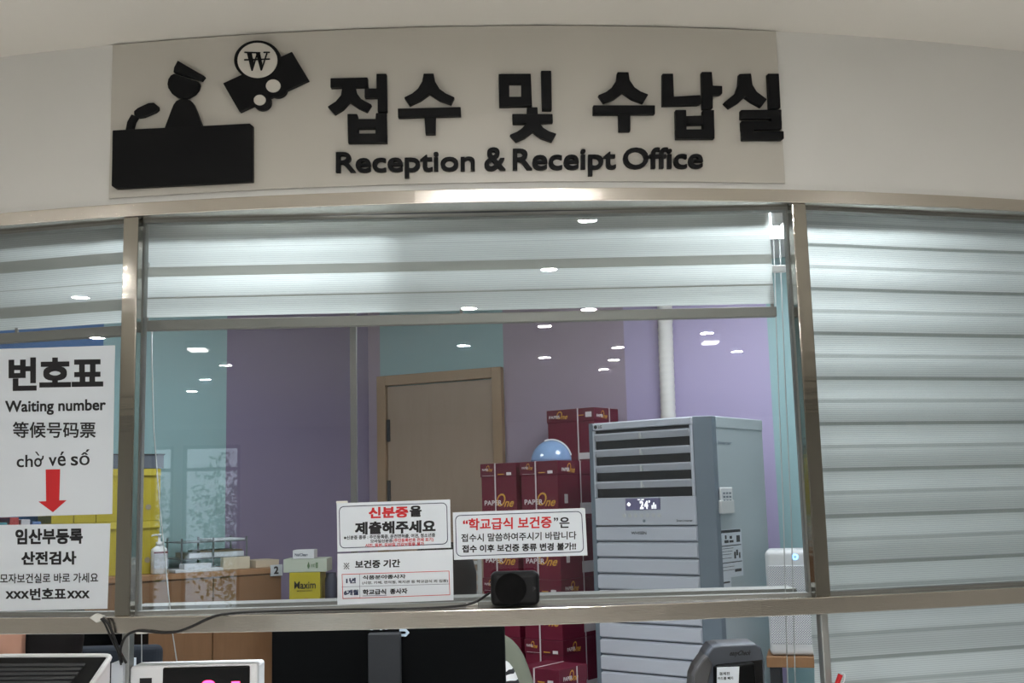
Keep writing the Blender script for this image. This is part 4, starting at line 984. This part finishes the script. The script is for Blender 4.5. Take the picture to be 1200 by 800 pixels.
# ================================================================== DESK, MONITORS, CHAIRS
dk = thing('staff_desk', 'long pale staff desk behind the counter under the black monitor', 'desk', (-.35, 2.80, 0))
obj('desk_top', MB().box(-1.35, 1.35, -.40, .08, .705, .735), M_offwhite, dk, local=True, bevel=.003)
for sx in (-1.3, 1.3):
    obj('leg', MB().box(sx - .03, sx + .03, -.36, .05, 0, .705), M_alu, dk, local=True)
def monitor(label, xa, xb, ztop, Y, hgt, xs0, xs1, zbase, logo=True):
    A, B = at(xa, 760, Y), at(xb, 760, Y); cx = (A.x + B.x) / 2; w = B.x - A.x
    r = thing('computer_monitor', label, 'monitor', (cx, Y + .05, zbase + .001)); zt_ = ztop - zbase - .001
    obj('housing', MB().box(-w / 2, w / 2, -.05, -.012, zt_ - hgt, zt_), M_blk, r, local=True, bevel=.006)
    obj('screen', MB().box(-w / 2 + .008, w / 2 - .008, -.012, -.010, zt_ - hgt + .012, zt_ - .010), M_blkgloss, r, local=True)
    a, b = at(xs0, 760, Y - .03).x - cx, at(xs1, 760, Y - .03).x - cx
    obj('stand_neck', MB().hexa([(a, -.080, .012), (b, -.080, .012), (b, -.052, .012), (a, -.052, .012), (a, -.080, zt_ - .022), (b, -.080, zt_ - .022), (b, -.0495, zt_ - .022), (a, -.0495, zt_ - .022)]), M_dgrey, r, local=True, bevel=.003)
    obj('stand_base', MB().box(-.13, .13, -.16, .10, 0, .012), M_dgrey, r, local=True, bevel=.004)
    return r, cx, zt_
Ym = 2.70
zm = at(455, 729, Ym).z
r, cx, zt_ = monitor('black monitor seen from behind on the desk under the middle window', 318, 592, zm, Ym, .35, 431, 469, .735)
Sm = lambda x, y, d=0: at(x, y, Ym - .0012 - d)
w_ = mat('logo_pale', srgb(196, 212, 226), .5)
for pts in ([(468, 736.5), (476, 736.5), (480, 741), (476, 745.5), (469, 745.5), (469, 742.5), (474.5, 742.5), (476, 741), (474.5, 739.5), (468, 739.5)], [(434, 735), (437, 735), (437, 738), (434, 738)], [(445, 735), (448, 735), (448, 738), (445, 738)], [(451, 735), (454, 735), (454, 737.5), (451, 737.5)]):
    obj('logo_lettering', MB().prism([Sm(x, y, .001) for x, y in pts], [Sm(x, y) for x, y in pts]), w_, r)
def office_chair(label, loc, rz, m_back, backz, backh, bw, headrest=None, mesh_holes=False):
    r = thing('office_chair', label, 'chair', loc, rz)      # faces local -y
    obj('seat', MB().box(-.24, .24, -.24, .24, .385, .45), M_slate, r, local=True, bevel=.03, seg=3)
    obj('backrest', MB().box(-bw / 2, bw / 2, .25, .30, backz, backz + backh), m_back, r, local=True, bevel=.024, seg=4)
    obj('back_bracket', MB().tube([(0, .0, .375), (0, .27, .39), (0, .325, .50), (0, .31, backz + backh * .5)], .018, 8), M_blk, r, local=True)
    obj('gas_column', MB().tube([(0, 0, .09), (0, 0, .385)], .025, 12), M_blk, r, local=True)
    for k in range(5):
        a = 2 * PI * k / 5 + .3; e = (.29 * math.cos(a), .29 * math.sin(a))
        lg_ = obj('base_leg', MB().tube([(0, 0, .10), (e[0], e[1], .075)], [.022, .014], 8), M_blk, r, local=True)
        obj('castor', MB().tube([(e[0] - .012 * math.sin(a), e[1] + .012 * math.cos(a), .03), (e[0] + .012 * math.sin(a), e[1] - .012 * math.cos(a), .03)], .03, 14).tube([(e[0], e[1], .03), (e[0], e[1], .075)], .006, 6), M_blk, lg_, local=True)
    if headrest:
        hz0, hz1, hw = headrest
        mb_ = MB(); hy = .26
        # perforated shell: bars leave slots between them
        mb_.box(-hw / 2, -hw / 2 + .014, hy, hy + .02, hz0, hz1).box(hw / 2 - .014, hw / 2, hy, hy + .02, hz0, hz1)
        nb = 6
        for k in range(nb):
            z = hz0 + (hz1 - hz0 - .012) * k / (nb - 1); mb_.box(-hw / 2 + .014, hw / 2 - .014, hy, hy + .02, z, z + .012)
        for k in range(1, 5): x = -hw / 2 + hw * k / 5; mb_.box(x - .007, x + .007, hy + .001, hy + .019, hz0, hz1)
        obj('headrest', mb_, mat('headrest_grey', srgb(160, 160, 158), .7), r, local=True, bevel=.002)
        obj('headrest_stem', MB().box(-.02, .02, .272, .288, backz + backh - .02, hz0 + .03), M_blk, r, local=True)
    return r

# ------------------------------------------------------------------ people
def skin_body(name, joints, edges, m, parent, root=0, sub=2):
    me = bpy.data.meshes.new(name); me.from_pydata([j[:3] for j in joints], edges, []); me.materials.append(m)
    o = bpy.data.objects.new(name, me); COL.objects.link(o); o.parent = parent; WM[o.name] = WM[parent.name]
    md = o.modifiers.new('skin', 'SKIN'); md.use_smooth_shade = True
    sv = me.skin_vertices[0].data
    for i, j in enumerate(joints):
        r_ = j[3]; sv[i].radius = r_ if isinstance(r_, tuple) else (r_, r_); sv[i].use_root = (i == root)
    ms = o.modifiers.new('subsurf', 'SUBSURF'); ms.levels = sub; ms.render_levels = sub
    return o
def person(label, loc, rz, yaw, cloth, hair_len, shirt=None, sh_w=.185, lean=0):
    r = thing('person', label, 'person', loc, rz)         # seated, faces local -y, seat at z .52
    J = []; E = []
    def j(x, y, z, rad, par=None):
        J.append((x, y, z, rad)); 
        if par is not None: E.append((par, len(J) - 1))
        return len(J) - 1
    pel = j(0, .06, .62, (.15, .12)); wai = j(0, .08, .76, (.13, .105), pel); che = j(0, .07, .93, (.155, .115), wai); upp = j(0, .065, 1.02, (.12, .09), che); nek = j(0, .055, 1.085, .055, upp)
    for s in (-1, 1):
        sh = j(s * sh_w, .065, 1.015, .062, upp); el = j(s * (sh_w + .07), -.02, .80, .046, sh); wr = j(s * (sh_w - .02), -.22, .765, .032, el)
        hp = j(s * .09, .02, .60, .085, pel); kn = j(s * .13, -.36, .585, .062, hp); an = j(s * .13, -.38, .12, .042, kn); toe = j(s * .13, -.50, .045, .035, an)
    b = skin_body('clothed_body', J, E, cloth, r)
    # hands: palm and five bent fingers each
    for s in (-1, 1):
        HJ = []; HE = []
        def h(x, y, z, rad, par=None):
            HJ.append((x, y, z, rad))
            if par is not None: HE.append((par, len(HJ) - 1))
            return len(HJ) - 1
        bx = s * (sh_w - .02); w0 = h(bx, -.215, .765, .026); pm = h(bx, -.27, .765, (.036, .016), w0)
        for f_, (dx, ln_) in enumerate(((-.028, .062), (-.010, .074), (.010, .070), (.027, .055))):
            k0 = h(bx + dx, -.305, .766, .0095, pm); k1 = h(bx + dx * 1.1, -.305 - ln_ * .55, .762, .0085, k0); h(bx + dx * 1.1, -.305 - ln_, .746, .0075, k1)
        t0 = h(bx - s * .035, -.255, .762, .011, pm); t1 = h(bx - s * .055, -.285, .756, .0095, t0); h(bx - s * .058, -.312, .750, .0085, t1)
        skin_body('hand', HJ, HE, M_skin, r, sub=1)
    # head turned by yaw
    hd = MB(); Rz = Matrix.Rotation(yaw, 3, 'Z'); hc_ = Vector((0, .03, 1.205))
    rings = [(-.125, .020, .030, -.055), (-.112, .044, .056, -.030), (-.085, .058, .076, -.018), (-.045, .068, .090, -.006), (0, .074, .097, 0), (.045, .076, .098, .004), (.080, .066, .086, .006), (.105, .044, .058, .008), (.117, .015, .02, .008)]
    vs = []; n = 28
    for z, rx, ry, cy_ in rings:
        for k in range(n):
            a = 2 * PI * k / n; x = rx * math.sin(a); y = -ry * math.cos(a) + cy_
            fr_ = max(0, math.cos(a))
            if abs(x) < .018 and fr_ > .9: y -= {-.045: .020, 0: .013}.get(z, 0)                 # nose
            if abs(abs(x) - .032) < .012 and fr_ > .6 and z == 0: y += .007                        # eye sockets
            vs.append(Rz @ Vector((x, y, z)) + hc_)
    fs = [(i * n + k, i * n + (k + 1) % n, (i + 1) * n + (k + 1) % n, (i + 1) * n + k) for i in range(len(rings) - 1) for k in range(n)] + [list(range(n)), [(len(rings) - 1) * n + k for k in range(n)]]
    hd.add(vs, fs)
    hd.tube([(0, .055, 1.07), (0, .045, 1.12)], [.052, .05], 16)
    obj('head', hd, M_skin, r, local=True, smooth=True, subsurf=1)
    for s in (-1, 1):
        ear = MB().lathe([(.004, -.028), (.012, -.018), (.015, 0), (.014, .018), (.004, .028)], (0, 0, 0), 12, sx=.5)
        ear.v = [Rz @ (v + Vector((s * .074, .012, 0))) + hc_ for v in ear.v]; obj('ear', ear, M_skin, r, local=True, smooth=True)
        ey = MB().lathe([(.002, -.0085), (.0075, -.005), (.010, 0), (.0075, .005), (.002, .0085)], n=12)
        ey.v = [Rz @ (v + Vector((s * .032, -.086, .004))) + hc_ for v in ey.v]; obj('eye', ey, M_hair, r, local=True, smooth=True)
    mo = MB().tube([(-.022, -.088, -.078), (-.01, -.095, -.077), (.01, -.095, -.077), (.022, -.088, -.078)], [.003, .006, .006, .003], 8)
    mo.v = [Rz @ v + hc_ for v in mo.v]; obj('mouth', mo, mat('lips', srgb(176, 96, 92), .5), r, local=True, smooth=True)
    # hair: cap and a fall down to hair_len, open at the face
    hm = MB(); vs = []; n = 32; zs = [.132, .118, .085, .045, 0, -.05, -.10, -.15, -.20, -.25]
    zs = [z for z in zs if z >= -hair_len]
    for z in zs:
        rr = {.132: .02, .118: .056, .085: .088}.get(z, .098 if z >= -.05 else .092 + .08 * (-.05 - z) * .3)
        for k in range(n):
            a = PI * (.30 + 1.40 * k / (n - 1)) if z < .06 else 2 * PI * k / (n - 1)     # from the front round the back; open at the face
            vs.append(Rz @ Vector((rr * .90 * math.sin(a), .016 - rr * 1.10 * math.cos(a), z + .002 * math.sin(k * 2.3))) + hc_)
    fs = [(i * n + k, i * n + k + 1, (i + 1) * n + k + 1, (i + 1) * n + k) for i in range(len(zs) - 1) for k in range(n - 1)]
    ho = obj('hair', hm.add(vs, fs), M_hair, r, local=True, smooth=True)
    md = ho.modifiers.new('solid', 'SOLIDIFY'); md.thickness = .016; md.offset = 0
    if shirt: skin_body('shirt_front', [(-.05, -.035, .80, (.055, .03)), (-.02, -.050, .93, (.075, .03)), (0, -.030, .99, (.06, .03))], [(0, 1), (1, 2)], shirt, r); skin_body('printed_sleeve', [(.165, -.02, 1.005, .045), (.190, -.055, .93, .056), (.215, -.085, .84, .054)], [(0, 1), (1, 2)], shirt, r)
    return r
# striped shirt
ms = bpy.data.materials.new('striped_cloth'); ms.use_nodes = True; nt = ms.node_tree; p_ = nt.nodes['Principled BSDF']
tc = nt.nodes.new('ShaderNodeTexCoord'); wv = nt.nodes.new('ShaderNodeTexWave'); wv.inputs['Scale'].default_value = 12; wv.inputs['Distortion'].default_value = 5; wv.bands_direction = 'Z'
cr = nt.nodes.new('ShaderNodeValToRGB'); cr.color_ramp.elements[0].position = .22; cr.color_ramp.elements[0].color = srgb(24, 24, 28); cr.color_ramp.elements[1].position = .27; cr.color_ramp.elements[1].color = srgb(222, 222, 222)
nt.links.new(tc.outputs['Object'], wv.inputs['Vector']); nt.links.new(wv.outputs['Fac'], cr.inputs[0]); nt.links.new(cr.outputs[0], p_.inputs['Base Color']); p_.inputs['Roughness'].default_value = .85
Y2 = 3.38
pc = at(512, 700, Y2)
person('seated clerk in a sage grey jacket, mostly hidden by the black monitor', (pc.x, Y2, .03), .0, -.75, M_jacket, .13, shirt=ms, sh_w=.20)
office_chair('grey perforated headrest office chair behind the clerk in sage grey', (pc.x, Y2 + .05, 0), .0, M_slate, .60, .42, .44, headrest=(1.16, 1.33, .25))
Y1 = 3.05
pc1 = at(36, 745, Y1)
M_cloth1 = mat('black_cloth', srgb(28, 28, 32), .9)
person('seated dark haired clerk turned left behind the ticket kiosk', (pc1.x, Y1, -.008), .15, -.95, M_cloth1, .25, sh_w=.17)
ch1 = at(128, 757, 4.0)
office_chair('dark slate office chair back beside the thin left post', (ch1.x - .02, 3.75, 0), .0, M_slate, at(128, 757, 4.0).z - .42, .42, .40)
office_chair('black office chair holding the dark haired clerk at far left', (pc1.x, Y1 + .06, 0), .15, M_blk, .58, .40, .40)
tp = at(105, 728, 4.3)
bk = thing('printer_cabinet', 'tall black equipment cabinet behind the dark haired clerk', 'cabinet', (tp.x - .08, 4.42, 0))
obj('cabinet_body', MB().box(-.22, .215, -.12, .16, 0, tp.z), M_blk, bk, local=True, bevel=.006)
obj('cabinet_door', MB().box(-.205, .20, -.128, -.121, .08, tp.z - .03), M_blkgloss, bk, local=True, bevel=.003)

# ================================================================== THINGS ON THE COUNTER
CT = 1.0805
# ticket kiosk: sloping black top in a white rim
q = [at(-4, 769, 2.02), at(131, 768.5, 2.00), at(101, 813, 1.86), at(-62, 815, 1.88)]
nq = (q[1] - q[0]).cross(q[3] - q[0]); nq = -nq if nq.z < 0 else nq; nq.normalize()
ks = thing('ticket_kiosk', 'white rimmed ticket kiosk with a sloping black ribbed top at bottom left', 'kiosk', (q[2].x, q[2].y, CT))
top = [p for p in q]; bot = [Vector((p.x, p.y, CT)) for p in q]
obj('kiosk_body', MB().prism(top, bot), M_white, ks, bevel=.010, seg=4)
cq = sum(q, Vector()) / 4
ins = [cq + (p - cq) * .93 for p in q]
rim = []
for i in range(4):
    p_c, p_a, p_b = q[i], q[i - 1], q[(i + 1) % 4]; ua, ub = (p_a - p_c).normalized() * .016, (p_b - p_c).normalized() * .016
    for t in (0, .25, .5, .75, 1): rim.append((p_c + ua) * (1 - t) ** 2 + p_c * 2 * t * (1 - t) + (p_c + ub) * t * t)
obj('kiosk_rim', MB().tube([p + nq * .001 for p in rim + rim[:1]], .0042, 8), M_white, ks, smooth=True)
obj('kiosk_panel', MB().prism([p + nq * .0015 for p in ins], [p - nq * .004 for p in ins]), M_blk, ks, bevel=.003)
rb = MB()
for k in range(6):
    t0, t1 = .22 + k * .125, .30 + k * .125
    L_ = lambda t, i: ins[0].lerp(ins[3], t) if i == 0 else ins[1].lerp(ins[2], t)
    pts = [L_(t0, 0).lerp(L_(t0, 1), .05), L_(t0, 0).lerp(L_(t0, 1), .86), L_(t1, 0).lerp(L_(t1, 1), .86), L_(t1, 0).lerp(L_(t1, 1), .05)]
    rb.prism([p + nq * .0035 for p in pts], [p + nq * .0010 for p in pts])
obj('panel_ribs', rb, M_dgrey, ks, bevel=.001)
a, b = at(133, 776, 2.06), at(144, 776, 2.06)
tag(obj('paper_stack', MB().box(a.x, b.x + .004, 2.05, 2.12, CT, a.z), M_paper), 'white papers stood upright between the kiosk and the number display', 'papers')
# number display
Yd = 2.06
a, b = at(152, 778, Yd), at(302, 778, Yd)
nd = thing('queue_display', 'white queue number display with red digits on the counter', 'display', ((a.x + b.x) / 2, Yd + .03, CT))
wD = b.x - a.x; hD = a.z - CT - .001; hD = (a.z + at(302, 780, Yd).z) / 2 - CT
obj('display_housing', MB().box(-wD / 2, wD / 2, -.03, .03, 0, hD), M_white, nd, local=True, bevel=.006, seg=3)
x0s = at(191, 790, Yd).x - (a.x + b.x) / 2; x1s = at(293, 790, Yd).x - (a.x + b.x) / 2
obj('display_window', MB().box(x0s, x1s, -.0335, -.028, .012, hD - .003), M_blkgloss, nd, local=True, bevel=.003)
def ndmap(x0, x1, y0, y1, off):
    A_, B_ = at(x0, y1, Yd - off), at(x1, y0, Yd - off); c_ = (a.x + b.x) / 2
    return loc_map(A_.x - c_, B_.x - c_, A_.z - CT, B_.z - CT, -.03 - off)
obj('lettering', text_mb('1', ndmap(163, 178, 794, 826, .0004), bold=.05), M_ink, nd, local=True, fix=False)
M_led = mat('red_led', (1, .05, .15, 1), .5, emit=(1, .04, .16, 1), strength=3.2)
dg = MB(); text_mb('0', ndmap(234, 254, 796.5, 826, .0042), mb=dg, bold=.06); text_mb('1', ndmap(271, 281, 798, 826, .0042), mb=dg, bold=.05)
obj('led_digits', dg, M_led, nd, local=True, fix=False)
# card reader
Yr = 2.14
a, b = at(816, 790, Yr), at(898, 790, Yr); zr = at(858, 755, Yr).z
cr_ = thing('card_reader', 'dark grey card reader with a taped white note on the counter', 'card reader', ((a.x + b.x) / 2, Yr + .04, CT))
cxr = (a.x + b.x) / 2; hR = zr - CT
lp = lambda x, y, yy=Yr: (at(x, y, yy).x - cxr, at(x, y, yy).z - CT)
def rprism(pts, y0, y1): 
    P = [lp(x, y) for x, y in pts]; return MB().prism([(x, y0, z) for x, z in P], [(x, y1, z) for x, z in P])
prof = [(830, 766), (836, 758), (845, 756), (886, 754.5), (893, 759), (897, 776), (898, 845), (822, 845), (826, 774)]
obj('reader_shell', rprism(prof, -.035, .05), mat('reader_slate', srgb(74, 80, 90), .45), cr_, local=True, bevel=.004, seg=3)
obj('reader_wing', rprism([(829, 768), (835, 778), (831, 795), (822, 850), (808, 850), (812, 793), (816, 783), (824, 772)], -.045, .03), mat('reader_grey', srgb(70, 70, 72), .4), cr_, local=True, bevel=.003)
obj('reader_face', rprism([(839, 779), (894, 773), (896, 845), (838, 845)], -.0375, -.034), M_blkgloss, cr_, local=True, bevel=.001)
obj('reader_ribs', rprism([(836, 780), (882, 774.5), (884, 800), (884, 845), (836, 845)], -.058, -.036), M_blk, cr_, local=True, bevel=.004)
A_, B_ = lp(856, 770), lp(880, 762)
obj('lettering', text_mb('easyCheck', loc_map(A_[0], B_[0], A_[1], B_[1], -.0355), bold=.02, shear=.15), M_ink, cr_, local=True, fix=False)
nt_ = obj('taped_note', rprism([(838, 780), (864, 779), (862.5, 812), (838, 812)], -.0595, -.0585), M_paper, cr_, local=True)
A_, B_ = lp(843, 791, Yr - .02), lp(855, 787, Yr - .02); m1 = text_mb('결제전', loc_map(A_[0], B_[0], A_[1], B_[1], -.060), bold=.02)
A_, B_ = lp(841, 796.5, Yr - .02), lp(859, 792.5, Yr - .02); text_mb('카드를 빼지', loc_map(A_[0], B_[0], A_[1], B_[1], -.060), mb=m1, bold=.02)
obj('note_lettering', m1, M_ink, nt_, local=True, fix=False)
# red pen in a coiled holder
Yq = 2.08
ph = at(978, 800, Yq)
pn = thing('counter_pen', 'red and white counter pen on a white coil under the right window', 'pen', (ph.x, Yq, CT))
z1, z0 = at(985, 790, Yq), at(978, 805, Yq)
obj('pen_barrel', MB().tube([(0, 0, .0), (0.002, 0, z0.z - CT), (z1.x - ph.x, 0, z1.z - CT)], [.0035, .0045, .0045], 10), M_red, pn, local=True, smooth=True)
ptsq = [(z1.x - ph.x, 0, z1.z - CT)] + [(at(x, y, Yq).x - ph.x, 0, at(x, y, Yq).z - CT) for x, y in ((988, 788.5), (990, 791), (989, 798), (984, 806), (980, 815))]
obj('pen_cord', MB().tube(smooth_path([Vector(p) for p in ptsq]), .0012, 6), M_white, pn, local=True, smooth=True)
obj('pen_foot', MB().lathe([(.018, 0), (.018, .006), (.006, .01), (.004, .014)], n=16), M_white, pn, local=True)

# ================================================================== LAMPS
def downlight(name, label, x, y, z, r, m, group):
    t = thing(name, label, 'ceiling light', (x, y, z - .012), 0, group)
    obj('lens', MB().lathe([(r, .001), (r, .010)], n=20), m, t, local=True)
    ring = MB(); n = 24; vs = []; fs = []
    for k in range(n):
        a = 2 * PI * k / n
        for rr, zz in ((r * 1.01, .011), (r * 1.01, 0), (r * 1.18, 0.003), (r * 1.2, .011)): vs.append((rr * math.cos(a), rr * math.sin(a), zz))
    for k in range(n):
        for j in range(4): fs.append((k * 4 + j, ((k + 1) % n) * 4 + j, ((k + 1) % n) * 4 + (j + 1) % 4, k * 4 + (j + 1) % 4))
    obj('trim_ring', ring.add(vs, fs), M_white, t, local=True)
for x, y in ((-.06, .70), (.31, .69), (.24, -.08), (-.07, -.94), (.5, -1.03), (.32, -1.53), (.82, -2.41), (-.1, -2.2), (.41, -2.83), (.88, -3.04), (.87, -3.56), (1.25, -1.89), (1.62, -2.73),
             (-1.58, -2.16), (-1.61, -2.89), (-1.92, -3.68), (-2.21, -4.48), (-2.75, .24), (-3.54, -.64), (-2.1, .2), (2.2, .2)):  # last two are added lamps, kept to even the light on the fascia
    downlight('ceiling_downlight', 'round white recessed downlight in the hall ceiling', x, y, Z_CEIL, .031 if y > -.5 else .036, M_lamp, 'round downlights in the hall ceiling')
for k, (x, y, L) in enumerate(((-1.55, -1.92, .11), (1.30, -2.05, .10))):
    t = thing('linear_lamp', 'slim white linear lamp on the hall ceiling', 'ceiling light', (x, y, Z_CEIL - .05), 0, 'linear lamps on the hall ceiling')
    obj('lamp_body', MB().box(-L / 2, L / 2, -.06, .06, .012, .05), M_white, t, local=True); obj('lens', MB().box(-L / 2 + .01, L / 2 - .01, -.05, .05, 0, .0118), M_panel_l, t, local=True)
for k, (x, y) in enumerate(((-1.3, 4.3), (.95, 4.35))):
    t = thing('ceiling_panel_light', 'square white panel light in the office ceiling', 'ceiling light', (x, y, HW - .03), 0, 'panel lights in the office ceiling')
    obj('frame', MB().box(-.32, .32, -.32, .32, .010, .03), M_white, t, local=True); obj('lens', MB().box(-.30, .30, -.30, .30, 0, .0099), M_opanel, t, local=True)
for k, (x, y) in enumerate(((-.46, 2.27), (.57, 2.32))):
    downlight('ceiling_spotlight', 'bright round spotlight in the office ceiling behind the blinds', x, y, 2.36, .05, M_spot, 'spotlights behind the blinds')
    obj('lamp_stem', MB().lathe([(.053, .0112), (.053, .03), (.012, .032), (.012, HW - 2.36 + .012)], n=16), M_white, bpy.data.objects['ceiling_spotlight' if k == 0 else 'ceiling_spotlight.001'], local=True)
# shrubs outside the hall windows
M_leaf = mat('leaf', srgb(70, 110, 50), .7, var=.4, scale=20)
for k, (x, y, s) in enumerate(((-4.6, -10.9, 1.0), (-3.2, -11.2, 1.2))):
    mb = MB()
    for i in range(1500):
        a, b, rr = random.uniform(0, 2 * PI), random.uniform(-1, 1), random.uniform(.3, 1)
        c = Vector((math.cos(a) * math.sqrt(1 - b * b) * rr * s * .7, math.sin(a) * math.sqrt(1 - b * b) * rr * s * .5, 1.2 + b * rr * s)); u = Vector((random.gauss(0, 1), random.gauss(0, 1), random.gauss(0, 1))).normalized(); v = u.orthogonal().normalized()
        mb.add([c + u * .05, c + v * .026, c - u * .05, c - v * .026], [(0, 1, 2, 3)])
    t = thing('garden_shrub', 'leafy green shrub outside the hall windows', 'shrub', (x, y, -.1), 0, 'shrubs outside the hall windows')
    obj('foliage', mb, M_leaf, t, local=True, fix=False); obj('stem', MB().tube([(0, 0, 0), (0, 0, 1.2)], [.04, .025], 8), M_wood, t, local=True)
